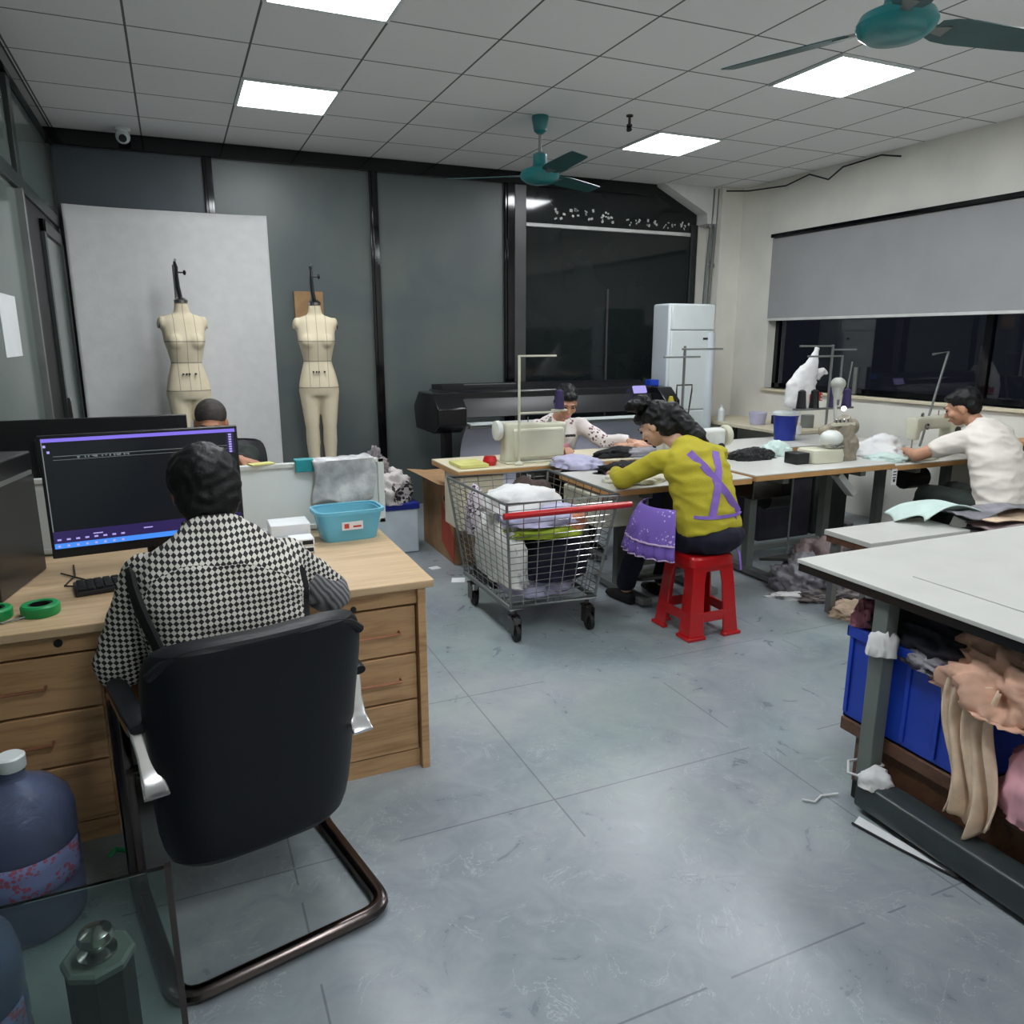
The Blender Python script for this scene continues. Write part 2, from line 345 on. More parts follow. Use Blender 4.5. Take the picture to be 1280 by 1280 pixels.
# left partition: dark green aluminium frame with glass and a sliding leaf
struct('wall_left',B(XL-.1,XL-.03,YF-.1,YB+.1,0,CZ),'panel_slate',smooth=False)
def lw(n,y0,y1,z0,z1,m='green_frame',d=.03,o=0): return struct(n,B(XL-.03+o,XL-.03+o+d,y0,y1,z0,z1),m,bevel=.002)
lw('trim_16',YF,YB,CZ-.12,CZ-.002,'black_frame',.05); lw('trim_17',YF,YB,2.42,2.50,d=.035); lw('trim_18',5.3,5.42,0,3.02,d=.034)
lw('trim_19',5.25,5.3,0,2.42,'steel_grey',.05); lw('trim_20',YB-.1,YB-.02,0,3.02,d=.034); lw('trim_21',2.4,2.5,0,3.02,d=.034); lw('trim_22',-.6,-.5,0,3.02,d=.034)
for i,(a,b) in enumerate(((YF,-.6),(-.5,2.4),(2.5,5.25))): 
    lw('window_%d'%(2+i),a,b,.02,2.42,'partition_glass',.012)
    lw('window_%d'%(5+i),a,b,2.5,3.02,'partition_glass',.012)
lw('window_8',5.42,YB-.1,2.5,3.02,'partition_glass',.012)
mb=MB(); mb.b2(XL-.03,XL-.01,5.42,7.0,.02,2.42,0); 
for y0,y1,z0,z1 in((6.0,6.08,0,2.36),(6.9,6.98,0,2.36),(6.0,6.98,2.28,2.36),(6.0,6.98,.02,.1)): mb.b2(XL-.01,XL+.015,y0,y1,z0,z1,1)
mb.b2(XL-.008,XL,6.08,6.9,.1,2.28,2)
d=struct('door_1',mb,['door_void','green_frame','partition_glass'],bevel=.002)
B(XL+.016,XL+.04,6.02,6.05,1.0,1.2).out('door_handle','chrome',d,bevel=.004)
o=origin(B(XL-.017,XL-.014,4.32,4.75,1.51,1.81).out('notice_sheet','paper_white',smooth=False)); tag(o,'blank white paper notice taped to the left glass partition','sign')
# right wall with long window
wz0,wz1,wy0,wy1=1.09,2.6,1.2,6.35
mb=MB(); mb.b2(XR,XR+.2,YF-.1,YB+.1,0,wz0); mb.b2(XR,XR+.2,YF-.1,YB+.1,wz1,CZ); mb.b2(XR,XR+.2,wy1,YB+.1,wz0,wz1); mb.b2(XR,XR+.2,YF-.1,wy0,wz0,wz1)
struct('wall_right',mb,'wall_paint',smooth=False)
struct('trim_23',B(XR-.03,XR+.14,wy0,wy1+.02,wz0-.03,wz0),'laminate_cream',bevel=.004)
mb=MB()
for y in (wy0+.02,2.5,4.03,wy1-.02): mb.b2(XR+.1,XR+.15,y-.03,y+.03,wz0,wz1)
mb.b2(XR+.1,XR+.15,wy0,wy1,wz0,wz0+.05); mb.b2(XR+.1,XR+.15,wy0,wy1,wz1-.05,wz1)
wf=struct('window_1',mb,'black_frame'); B(XR+.12,XR+.126,wy0+.02,wy1-.02,wz0+.04,wz1-.04).out('window_pane','window_glass',wf,smooth=False)
bl=thing('roller_blind','grey roller blind pulled half down over the long dark window','blind',(XR-.02,4.0,1.79),world=True)
B(XR-.012,XR-.008,1.3,6.36,1.80,2.585).out('blind_fabric','blind_grey',bl,smooth=False)
B(XR-.022,XR-.002,1.3,6.36,1.775,1.80).out('bottom_rail','blind_white',bl,bevel=.004)
B(XR-.05,XR-.002,1.3,6.35,2.59,2.625).out('head_rail','black_frame',bl,bevel=.004)
# ------------------------------------------------------------------ ceiling fittings
def clight(x0,y0,first=None,label=''):
    if first: return dup(first,(x0,y0,CZ),label=label)
    t=thing('ceiling_light',label,'ceiling light',(x0,y0,CZ),group='square ceiling panel lights')
    mb=MB(); 
    for a,b,c,d in((0,.605,0,.02),(0,.605,.57,.59),(0,.02,.02,.57),(.585,.605,.02,.57)): mb.b2(a,b,c,d,-.012,0)
    mb.out('frame','appliance_white',t,smooth=False); B(.02,.585,.02,.57,-.008,-.001).out('diffuser','panel_light',t,smooth=False); return t
L0=clight(.53,3.53,label='square ceiling light panel nearest the left, cut by the top edge of the photo')
clight(.53,5.30,L0,'square ceiling light panel at the far left, near the security camera')
clight(3.56,3.53,L0,'square ceiling light panel below the blades of the near teal ceiling fan')
clight(3.56,5.30,L0,'square ceiling light panel at the far right, beside the small sprinkler')
for x in(.53,3.56):
    for y,n in((1.76,'above the desk and the cutting table'),(-.6,'behind the camera')): clight(x,y,L0,'square ceiling light panel %s, on the %s side'%(n,'left' if x<1 else 'right'))
def fan(loc,ang,label,zh=2.75):
    t=thing('ceiling_fan',label,'ceiling fan',loc,group='teal three-blade ceiling fans',rz=ang)
    z=zh-CZ
    MB().lathe((0,0,z),[(.03,-.06),(.10,-.05),(.135,-.025),(.145,0),(.13,.03),(.06,.06),(.05,.075),(.05,.14),(.035,.15)],28).out('motor_housing','fan_teal',t)
    MB().cyl((0,0,z+.14),(0,0,-.06),.012).out('down_rod','steel_grey',t); MB().lathe((0,0,0),[(.02,-.12),(.045,-.1),(.06,-.02),(.06,-.001)],20).out('canopy','fan_teal',t)
    for k in range(3):
        a=k*2*PI/3; R=Matrix.Rotation(a,3,'Z')@Matrix.Rotation(-.22,3,'X')
        mb=MB(); rows=[]
        for r,wd in((.17,.05),(.22,.068),(.3,.075),(.6,.066),(.69,.06),(.7,.052)):
            rows.append([R@V((r,s*wd,h))+V((0,0,z+.0)) for s,h in((-1,-.002),(1,-.002),(1,.002),(-1,.002))])
        mb.rings(rows); mb.out('blade','fan_blade',t,ang=30)
        mb=MB(); mb.rings([[R@V((r,s*wd,h))+V((0,0,z)) for s,h in((-1,-.005),(1,-.005),(1,.005),(-1,.005))] for r,wd in((.11,.02),(.17,.018),(.23,.03))]); mb.out('blade_bracket','steel_grey',t)
    return t
fan((2.55,5.31,CZ),math.radians(26),'teal ceiling fan hanging in front of the dark back wall')
fan((2.60,2.33,CZ),math.radians(-8),'teal ceiling fan nearest the camera, cut by the top edge of the photo')
t=thing('security_camera','small white dome security camera under the ceiling at the top of the left back panel','camera',(-.2,6.85,CZ))
MB().lathe((0,0,-.001),[(.055,0),(.055,-.02),(.045,-.03)],20).out('mount','appliance_white',t); MB().ell((0,-.01,-.065),(.052,.052,.052)).out('housing','appliance_white',t); MB().lathe((0,-.05,-.08),[(.026,0),(.028,.02)],16,axis=(0,-.85,-.5)).out('lens','black_plastic',t)
t=thing('sprinkler','small dark sprinkler head hanging from the ceiling beside the far right light','sprinkler',(3.12,5.03,CZ))
MB().lathe((0,0,-.001),[(.025,0),(.025,-.01),(.01,-.012),(.01,-.06),(.02,-.062),(.02,-.075),(.008,-.08)],14).out('sprinkler_body','steel_dark',t); MB().cyl((0,.012,-.07),(0,0,-.1),.012,.02).out('deflector','rubber_black',t)
tag(origin(MB().tube([(5.45,6.84,3.1),(5.62,6.7,3.09),(5.66,6.2,3.06),(5.66,5.9,3.11),(5.65,5.65,3.02),(5.66,5.5,3.1),(5.67,5.1,3.12),(5.67,4.9,3.07)],.007).out('loose_cable','rubber_black')),'thin black cable sagging along the ceiling edge of the right wall','cable')
for k,(x,l) in enumerate(((5.31,'left'),(5.37,'right'))):
    mb=MB().tube([(x+.05,6.93,3.13),(x+.045,6.93,2.9),(x+.012,6.94,2.3),(x,6.94,1.9),(x,6.94,.4)],.016)
    for z in(2.75,2.35): mb.cyl((x+.03,6.94,z),(x+.03,6.94,z+.03),.022)
    tag(origin(mb.out('conduit_pipe','steel_grey')),'%s of two thin grey conduits dropping behind the white air conditioner'%l,'pipe','conduits in the back corner')
# white photo backdrop
def bd(u,v): 
    x=-.68+1.5*u; z=2.6-2.45*v; return (x,6.99+.012*math.sin(u*9)+.02*math.exp(-((u-.36)/.03)**2)*v,z+.01*math.sin(u*PI)*-1*(1-v))
o=MB().grid(bd,60,20).out('backdrop_sheet','white_cloth',solid=.004,ang=80); tag(origin(o),'large plain white backdrop sheet hanging on the left of the back wall','backdrop')
tag(origin(B(1.01,1.26,6.86,6.9,1.72,2.0).out('cardboard_sheet','kraft_card',bevel=.003)),'brown cardboard piece on the wall behind the neck of the right dress form','cardboard')
bpy.data.objects['cardboard_sheet'].location.y=7.05
# ------------------------------------------------------------------ dress forms
def dressform(x,y,rz,label,hole):
    t=thing('dress_form',label,'dress form',(x,y,0),rz,'full-length linen dress forms')
    mb=MB(); mb.loft([((0,0,1.13),.14,.1),((0,0,1.2),.165,.115),((0,0,1.3),.145,.1),((0,0,1.415),.112,.085),((0,-.01,1.5),.13,.1),((0,-.015,1.575),.15,.115),((0,0,1.66),.155,.095),((0,.005,1.73),.165,.075),((0,.01,1.765),.13,.06),((0,.01,1.79),.06,.05),((0,.005,1.84),.05,.05),((0,0,1.87),.048,.048)],(1,0,0))
    for s in(-1,1):
        mb.ell((s*.07,-.085,1.575),(.062,.055,.06)); mb.cap((s*.078,0,1.17),(s*.072,-.01,.88),.088,.06); mb.cap((s*.072,-.01,.88),(s*.07,.015,.72),.058,.06); mb.cap((s*.07,.015,.72),(s*.066,.01,.45),.058,.038)
        mb.ell((s*.08,.05,1.17),(.085,.085,.09)); mb.ell((s*.15,0,1.715),(.03,.05,.055))
    remesh(mb,'form_body','form_tape',t,.011,5)
    MB().lathe((0,0,1.865),[(.05,0),(.052,.02),(.03,.04),(.012,.045)],18).out('neck_cap','chrome',t)
    MB().tube([(0,0,1.9),(-.012,0,1.98),(-.014,0,2.06),(-.01,0,2.13),(-.02,0,2.17)],[.017,.017,.015,.012,.008]).cyl((.0,0,2.09),(.04,0,2.09),.006).ell((.045,0,2.09),(.012,.02,.02)).out('hook_rod','black_satin',t)
    mb=MB().cyl((0,.2,.02),(0,.2,2.16),.014).tube([(0,.2,2.15),(0,.1,2.19),(-.02,0,2.16)],.01); mb.out('stand_pole','steel_grey',t)
    MB().lathe((0,.2,.001),[(.2,0),(.2,.012),(.05,.03),(.02,.04)],28).out('stand_base','steel_dark',t)
    for s in(-1,1):
        MB().lathe((s*.168,0,1.71),[(.036,0),(.036,.008),(.01,.01)],16,axis=(s,-.2,.1)).out('arm_disc','steel_dark' if s==hole else 'form_linen',t)
    for dx in (-.045,-.02,.0,.045): MB().box((dx,-.107,1.33),(.012,.02,.012)).out('size_mark','black_ink',t)
    return t
dressform(.09,6.55,.12,'left linen dress form with legs standing before the white backdrop',-1)
dressform(1.10,6.55,-.1,'right linen dress form with legs standing before the dark wall panel',1)
# ------------------------------------------------------------------ air conditioner
t=thing('air_conditioner','tall white floor-standing air conditioner in the back right corner','air conditioner',(4.72,6.46,0),world=True)
B(4.44,4.99,6.32,6.6,0,1.93).out('cabinet','appliance_side',t,bevel=.02)
B(4.46,4.97,6.3,6.32,1.68,1.92).out('top_grille','appliance_white',t,bevel=.008); B(4.46,4.97,6.3,6.32,.9,1.672).out('front_panel','appliance_white',t,bevel=.008); B(4.46,4.97,6.3,6.32,.06,.89).out('lower_panel','appliance_white',t,bevel=.008)
B(4.84,4.93,6.296,6.301,1.585,1.605).out('display','black_ink',t); MB().lathe((4.94,6.305,.3),[(.045,0),(.05,.3),(.045,1.35)],14).out('side_column','appliance_side',t)
# ------------------------------------------------------------------ wide-format plotter
t=thing('plotter','wide black large-format plotter with white paper roll against the back wall','printer',(3.3,6.4,0),world=True)
B(2.12,4.3,6.3,6.75,.95,1.15).out('body','black_satin',t,bevel=.02)
MB().prism([(6.22,.92),(6.75,.92),(6.75,1.19),(6.5,1.2),(6.3,1.08)],2.1,(2.15,0,0),(0,1,0),(0,0,1)).out('lid','black_plastic',t,bevel=.006)
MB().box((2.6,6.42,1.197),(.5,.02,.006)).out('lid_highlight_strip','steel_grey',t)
B(2.28,4.24,6.08,6.22,.865,.88).out('output_tray','appliance_white',t,bevel=.004); B(2.28,4.24,6.1,6.2,.835,.862).out('tray_rail','steel_grey',t,bevel=.004)
for x0,x1 in((1.98,2.24),(4.25,4.42)):
    e=MB().prism([(6.05,.88),(6.2,.8),(6.7,.8),(6.76,1.0),(6.6,1.14),(6.2,1.14),(6.05,1.02)],x1-x0,(x0,0,0),(0,1,0),(0,0,1)).out('end_cover','black_satin',t,bevel=.01)
MB().box((4.08,6.24,1.12),(.14,.02,.07),rot=Euler((-.5,0,0))).out('control_panel','screen_icon',t)
def pp(u,v): return (2.26+1.9*u,6.12+.28*math.sin(v*PI/2)+.03*math.sin(v*7),.86-.62*v)
MB().grid(pp,4,16).out('paper_sheet','lavender_paper',t,solid=.002,ang=80)
MB().cyl((2.2,6.4,.26),(4.24,6.4,.26),.05).out('paper_roll','lavender_paper',t)
for x in(2.17,4.32):
    l=B(x-.04,x+.04,6.36,6.46,.06,.8).out('leg','black_satin',t,bevel=.01); B(x-.05,x+.05,6.1,6.75,.02,.08).out('foot','black_satin',l,bevel=.01)
tag(origin(B(4.28,4.38,6.36,6.46,1.142,1.2).out('blue_box','blue_crate',bevel=.005)),'small bright blue box on the right end of the plotter','box')
# ------------------------------------------------------------------ near desk
t=thing('office_desk','light oak office desk with drawer pedestals in the left foreground','desk',(0,2.95,0),world=True)
B(-.69,.79,2.5,3.4,.722,.752).out('desk_top','desk_top_wood',t,bevel=.004)
B(-.66,.75,2.53,2.548,.66,.721).out('apron','desk_wood',t,bevel=.002)
B(.73,.76,2.51,3.36,0,.721).out('side_panel','desk_wood',t,bevel=.002); B(-.69,-.67,2.51,3.36,0,.721).out('side_panel','desk_wood',t,bevel=.002); B(-.67,.73,3.3,3.32,.1,.72).out('modesty_panel','desk_wood',t)
for x0,x1 in((-.669,-.30),(.36,.729)):
    c=B(x0,x1,2.56,3.1,.0,.655).out('pedestal','desk_wood',t,bevel=.002); 
    for k,(z0,z1) in enumerate(((.47,.65),(.285,.462),(.075,.277))):
        dr=B(x0+.004,x1-.004,2.535,2.56,z0,z1).out('drawer','desk_wood',c,bevel=.003)
        hx=x0+.12 if x0<0 else x0+.2; zz=(z0+z1)/2
        if k<2: MB().tube([(hx-.07,2.53,zz),(hx-.07,2.505,zz),(hx+.1,2.505,zz),(hx+.1,2.53,zz)],.005).out('handle','copper',c)
    B(x0,x1,2.54,2.56,.0,.07).out('toe_kick','desk_wood',c)
MB().lathe((-.4,2.53,.695),[(.012,0),(.012,.006)],14,axis=(0,-1,0)).out('lock','rubber_black',t)
MB().lathe((.5,2.53,.67),[(.01,0),(.01,.006)],14,axis=(0,-1,0)).out('lock','rubber_black',t)
# low screen between the two desks
t=thing('desk_screen','low pale glass screen in a white frame along the back of the oak desk','screen',(.1,3.45,.72),world=True)
B(-.68,.82,3.43,3.445,.76,1.04).out('panel','appliance_white',t)
mb=MB()
for a in((-.69,.85,1.04,1.06),(-.69,.85,.753,.775)): mb.b2(a[0],a[1],3.42,3.455,a[2],a[3])
for x in(.82,-.69): mb.b2(x,x+.03,3.42,3.455,.753,1.06)
mb.out('frame','machine_white',t,bevel=.003)
# far desk
t=thing('far_desk','pale desk behind the low screen where the short-haired man sits','desk',(.1,3.9,0),world=True)
B(-.69,.8,3.46,4.1,.72,.75).out('desk_top','laminate_white',t,bevel=.003)
for x in(-.67,.76): B(x,x+.03,3.5,4.08,0,.719).out('side_panel','machine_white',t)
# monitors
def monitor(loc,rz,wd,hh,label,z0,group=None):
    t=thing('monitor',label,'monitor',loc,rz,group)
    B(-wd/2,wd/2,-.005,.02,z0,z0+hh).out('casing','black_plastic',t,bevel=.004)
    B(-wd*.3,wd*.3,.02,.05,z0+.05,z0+hh-.08).out('rear_shell','black_plastic',t,bevel=.012)
    MB().cyl((0,.05,.012),(0,.06,z0+hh*.4),.022).box((0,.05,z0+hh*.4),(.1,.05,.1)).out('stand_neck','black_satin',t)
    MB().lathe((0,.02,.0),[(.12,0),(.12,.008),(.02,.014)],28).out('stand_base','black_satin',t)
    return t
m=monitor((-.125,2.97,.752),.12,.64,.425,'large monitor showing a dark pattern-drafting screen with a blue taskbar',.105)
mb=MB(); W=.62; z0=.14; z1=.52
mb.b2(-W/2,W/2,-.0075,-.006,z0,z1,0); y0,y1=-.0095,-.0078
mb.b2(-W/2,W/2,y0,y1,z1-.012,z1,1); mb.b2(-W/2,W/2,y0,y1,z0,z0+.018,2); mb.b2(-W/2,W/2,y0,y1,z0+.019,z0+.06,4); mb.b2(-W/2,-W/2+.003,y0,y1,z0+.06,z1-.012,3)
mb.b2(-W/2+.03,W/2-.03,y0,y1,z1-.062,z1-.0605,3); mb.b2(-W/2+.03,W/2-.03,y0,y1,z1-.074,z1-.073,3); mb.b2(W/2-.03,W/2-.006,y0,y1,z1-.09,z1-.014,4)
rnd=random.Random(5)
for k in range(34): 
    x=-W/2+.1+rnd.random()*.16; mb.b2(x,x+.004,y0,y1,z1-.071+rnd.random()*.006,z1-.064,3)
for k in range(8):
    mb.b2(W/2-.024,W/2-.014,y0-.0005,y1-.0001,z1-.024-k*.009,z1-.018-k*.009,5); x=-W/2+.01+.028*k; mb.b2(x,x+.012,y0-.0005,y1-.0001,z0+.028,z0+.034,5); mb.b2(x,x+.008,y0-.0005,y1-.0001,z0+.005,z0+.012,5)
for x in(.0,.16): mb.b2(-W/2+.12+x,-W/2+.15+x,y0-.0005,y1-.0001,z0+.04,z0+.044,5)
mb.b2(-W/2+.004,-W/2+.012,y0,y1,z1-.03,z1-.022,5); mb.b2(-W/2+.014,-W/2+.022,y0,y1,z1-.05,z1-.042,5)
mb.out('screen',['screen_dark','screen_purple','screen_blue','screen_line','screen_mid','screen_icon'],m,smooth=False)
monitor((-.35,3.78,.752),PI,.76,.42,'wide black monitor seen from behind, standing on the far pale desk',.09)
# computer tower, keyboard, mouse cable, tapes
t=thing('computer_tower','black computer tower standing at the left end of the oak desk','computer',(-.615,3.02,.752),-.2)
B(-.08,.07,-.2,.2,0,.45).out('case','black_satin',t,bevel=.008); B(.071,.075,-.17,.17,.37,.385).out('side_slot','steel_grey',t); B(-.07,.06,-.205,-.2,.03,.42).out('front_bezel','black_plastic',t,bevel=.003)
t=thing('keyboard','black computer keyboard in front of the large monitor','keyboard',(-.185,2.885,.753),.16)
B(-.2,.2,-.07,.07,0,.018).out('keyboard_base','black_plastic',t,bevel=.005)
mb=MB()
for r in range(5):
    for c in range(14): mb.b2(-.19+c*.0272,-.19+c*.0272+.022,-.06+r*.024,-.06+r*.024+.019,.018,.026)
mb.out('keys','rubber_black',t,bevel=.002)
tag(origin(MB().tube([(-.42,3.2,.757),(-.4,3.05,.757),(-.42,2.93,.757),(-.33,2.88,.757),(-.25,2.95,.757)],.003).tube([(-.45,3.1,.757),(-.36,2.98,.757),(-.3,2.97,.757)],.003).out('cable','rubber_black')),'thin grey cables curling on the desk beside the keyboard','cable')
def tape(x,y,label):
    t=thing('tape_roll',label,'tape','' or (x,y,.752),group='green tape rolls on the desk')
    MB().rings([[V((math.cos(a)*r,math.sin(a)*r*.95,z)) for a in [2*PI*i/32 for i in range(32)]] for r,z in((.052,0),(.055,.006),(.055,.03),(.05,.036),(.036,.036),(.033,.03),(.033,.006),(.036,0))],closed=True).out('tape_body','green_tape',t)
    MB().rings([[V((math.cos(a)*r,math.sin(a)*r*.95,z)) for a in [2*PI*i/32 for i in range(32)]] for r,z in((.0325,.002),(.0325,.034),(.028,.034),(.028,.002))],closed=True).out('core','black_plastic',t)
tape(-.455,2.66,'right green tape roll lying near the front edge of the oak desk'); tape(-.585,2.67,'left green tape roll, cut by the left edge of the photo')
tag(origin(MB().tube([(-.68,2.60,.757),(-.55,2.6,.757),(-.48,2.63,.76)],.003).out('wire','steel_grey')),'short grey wire lying in front of the green tape rolls','wire')
# boxes, basket
def pb(x0,x1,y0,y1,z0,z1,lab,m='paper_white'): 
    o=B(x0,x1,y0,y1,z0,z1).out('white_box',m,bevel=.004); tag(origin(o),lab,'box','white boxes beside the blue basket'); return o
pb(.16,.42,3.12,3.3,.753,.80,'flat white box under the pile beside the blue basket'); pb(.30,.46,3.14,3.28,.801,.85,'white carton on top of the flat white box, left of the blue basket')
pb(.36,.455,3.02,3.11,.753,.783,'white adapter with two dark sockets, lower one'); pb(.36,.455,3.02,3.11,.784,.814,'white adapter with two dark sockets, upper one')
for o in [x for x in bpy.data.objects if x.get('label','').startswith('white adapter')]:
    MB().b2(.0,.042,-.0465,-.0445,.007,.023).out('socket','rubber_black',o,smooth=False)
tag(origin(MB().tube([(.2,3.1,.81),(.24,3.06,.83),(.23,3.09,.85),(.19,3.12,.84)],.012).out('grey_pouch','grey_cloth')),'small crumpled grey pouch beside the seated man\'s shoulder','pouch')
t=thing('storage_basket','translucent blue plastic basket of sewing notions on the oak desk','basket',(.63,3.22,.752),.05)
mb=MB()
def bring(w,d,z,n=40,e=5): 
    r=[]
    for i in range(n):
        a=2*PI*i/n; r.append(V((w*math.copysign(abs(math.cos(a))**(2/e),math.cos(a)),d*math.copysign(abs(math.sin(a))**(2/e),math.sin(a)),z)))
    return r
mb.rings([bring(.115,.07,.001),bring(.14,.09,.125),bring(.133,.083,.125),bring(.11,.066,.006)]); 
tg=NT('basket_blue'); tg.set(Base_Color=lin((140,216,238)),Roughness=.2,Transmission_Weight=.4,IOR=1.2); MC['basket_blue']=tg.m
mb.out('bin','basket_blue',t)
MB().rings([bring(.15,.1,.12),bring(.15,.1,.135),bring(.138,.088,.135),bring(.138,.088,.12)],closed=True).out('rim','basket_blue',t)
MB().box((.0,-.084,.07),(.09,.003,.035)).out('label_tag','paper_white',t); MB().box((-.025,-.0862,.07),(.02,.002,.02)).box((.02,-.0862,.066),(.035,.002,.008)).out('label_print','red_ink',t)
for i,(m,l) in enumerate((('white_cloth','folded white notion bag'),('mint_cloth','pale green notion bag'),('grey_cloth','grey elastic bundle'))):
    heap('sewing_notion',(.56+.07*i,3.22,.765),(.1,.12,.09),m,l+' inside the blue plastic basket','sewing supplies',seed=i+3,sub=3,group='notions in the blue basket')
# things on the low screen
tag(origin(MB().b2(.45,.53,3.41,3.465,1.061,1.075).b2(.45,.53,3.405,3.412,1.02,1.075).out('clip','teal_plastic',bevel=.002)),'teal plastic clip hooked over the top of the low screen','clip')
tag(origin(MB().box((.31,3.44,1.064),(.1,.06,.005),rz=.3).out('sticky_note','yellow_paper')),'pale yellow paper slip lying on top of the low screen','paper')
def nb(u,v):
    x=.52+.28*u; 
    if v<.3: return (x,3.50-.1*v/.3*1,1.068+.012*noise.noise(V((u*6,v*9,1))))
    k=(v-.3)/.7; return (x+.01*math.sin(k*5),3.408-.012*math.sin(k*6+u*4)-.01,1.066-.2*k*(1-.25*math.sin(u*7)*.4)+.0*u)
sheet('hanging_wrapper',nb,24,24,'newsprint',.003,'crumpled translucent grey plastic wrapper draped over the right end of the low screen','wrapper')
# ------------------------------------------------------------------ cantilever chair
def cchair(loc,rz,label):
    t=thing('office_chair',label,'chair',loc,rz,'black leather office chairs')
    r=.019; W=.28
    def arc(a,b,c,n=5): # quadratic corner
        a,b,c=V(a),V(b),V(c); return [a*(1-s)**2+b*2*s*(1-s)+c*s*s for s in [i/n for i in range(n+1)]]
    P=[(-W,.16,.68),(-W,.42,.66)]+arc((-W,.44,.66),(-W,.5,.66),(-W,.5,.6))+[(-W,.5,.12)]+arc((-W,.5,.08),(-W,.5,.022),(-W,.44,.022))+[(-W,.08,.022)]+arc((-W,.07,.022),(-W,0,.022),(-W+.07,0,.022))
    Q=[(-x,y,z) for x,y,z in [tuple(p) for p in P]][::-1]
    MB().tube(P+Q,r,10,flat=1.25).out('tube_frame','steel_dark',t)
    for s in(-1,1):
        MB().loft([((s*W,.12,.70),.02,.012),((s*W,.2,.705),.027,.016),((s*W,.42,.69),.027,.015),((s*W,.47,.685),.02,.01)],(1,0,0),12).out('armrest','black_leather',t)
        MB().loft([((s*(W-.008),.17,.69),.026,.006),((s*(W-.010),.15,.66),.025,.006),((s*(W-.012),.135,.62),.022,.006),((s*(W-.014),.115,.575),.024,.006),((s*(W-.016),.085,.545),.029,.006),((s*(W-.016),.075,.54),.029,.006)],(1,0,0),16,p=6).out('arm_bracket','polished_alloy',t)
        MB().tube([(s*W,.5,.38),(s*.2,.5,.38)],.012).out('seat_stay','steel_dark',t)
    mb=MB().tube([(-W,.49,.40),(W,.49,.40)],.014); mb.out('cross_tube','steel_dark',t)
    rows=[]
    for z,y,w,b in((.255,.15,.20,.02),(.275,.155,.235,.045),(.36,.15,.258,.055),(.5,.125,.262,.06),(.65,.1,.268,.055),(.78,.07,.275,.05),(.86,.05,.272,.045),(.9,.035,.25,.035),(.915,.03,.2,.015)):
        rows.append([V((w*math.copysign(abs(math.cos(a))**.45,math.cos(a)),y+b*math.copysign(abs(math.sin(a))**.6,math.sin(a))+.05*(math.cos(a)**2)*.8,z+.012*math.cos(a)*0)) for a in [2*PI*i/36 for i in range(36)]])
    MB().rings(rows).out('backrest','black_leather',t,sub=1)
    MB().tube([V((.26*c,.012+.04*c*c,.9-.05*abs(c)**6)) for c in [-1+i/8 for i in range(17)]],.012,8).out('backrest_piping','black_leather',t)
    MB().loft([((0,.14,.44),.22,.035),((0,.2,.445),.25,.05),((0,.4,.455),.255,.055),((0,.55,.45),.25,.05),((0,.6,.44),.22,.03)],(1,0,0),24,p=4).out('seat_cushion','black_leather',t,sub=1)
    B(-.2,.2,.16,.56,.375,.41).out('seat_pan','black_plastic',t,bevel=.01)
    return t
cchair((.145,1.78,0),.21,'black leather cantilever office chair in the left foreground, its back to the camera')
cc=cchair((.2,5.0,0),PI+.1,'black chair behind the low screen, with only its back top showing by the white backdrop')
# ------------------------------------------------------------------ glass stand, jugs, post
t=thing('glass_panel','clear glass panel standing in the bottom left corner before the water jugs','glass panel',(-.42,1.4,0),world=True)
B(-.72+.07,-.095,1.395,1.405,.012,.628).out('glass_sheet','clear_glass',t,bevel=.002,smooth=False)
MB().b2(-.65,-.095,1.38,1.42,0,.012).out('base_channel','steel_dark',t,bevel=.002); B(-.103,-.092,1.392,1.408,.0,.63).out('edge_strip','steel_dark',t)
t=thing('bollard_box','black post with a grey top plate and polished chrome knob behind the glass panel','post',(-.245,1.5,0))
MB().lathe((0,0,0),[(.062,0),(.062,.385),(.058,.39)],8).out('post_body','rubber_black',t,ang=20); MB().lathe((0,0,.391),[(.067,0),(.067,.012),(.06,.016)],8).out('top_plate','paint_grey',t,ang=20)
MB().lathe((-.0,0,.407),[(.036,0),(.036,.006),(.016,.012),(.014,.02),(.03,.028),(.034,.038),(.03,.05),(.016,.056),(.004,.057)],24).out('knob','chrome',t)
cc.scale=(1,1,1.09)
def jug(loc,label,rz=0):
    t=thing('water_jug',label,'water jug',loc,rz,group='blue water jugs on the floor')
    pr=[(.11,0),(.13,.012),(.134,.04),(.128,.06),(.134,.08),(.134,.13),(.128,.15),(.134,.17),(.134,.22),(.128,.24),(.134,.26),(.134,.33),(.125,.37),(.09,.41),(.045,.435),(.03,.45),(.03,.48)]
    mb=MB().lathe((0,0,0),pr,36); 
    mb.lathe((0,0,0),[(r-.004,z+.004 if z<.01 else z) for r,z in pr],36); 
    mb.out('jug_body','jug_blue',t,ang=60)
    MB().lathe((0,0,.47),[(.034,0),(.036,.004),(.036,.035),(.03,.04)],20).out('cap','appliance_white',t)
    mb=MB().grid(lambda u,v:(.136*math.cos(-2.4+2.2*u),.136*math.sin(-2.4+2.2*u),.15+.1*v),16,4); mb.out('label_band','rose_label',t,solid=.001)
tg=NT('jug_blue'); tg.set(Base_Color=lin((176,190,224)),Roughness=.1,Transmission_Weight=.85,IOR=1.2); tg.bump(tg.noise(14,5,None,.6,1.5),.5,.01); MC['jug_blue']=tg.m
spots('rose_label',(120,132,176),(150,84,104),80,.5)
jug((-.50,2.22,0),'blue water jug standing against the left drawers of the oak desk'); jug((-.545,1.66,0),'blue water jug at the very bottom left corner, behind the glass panel')
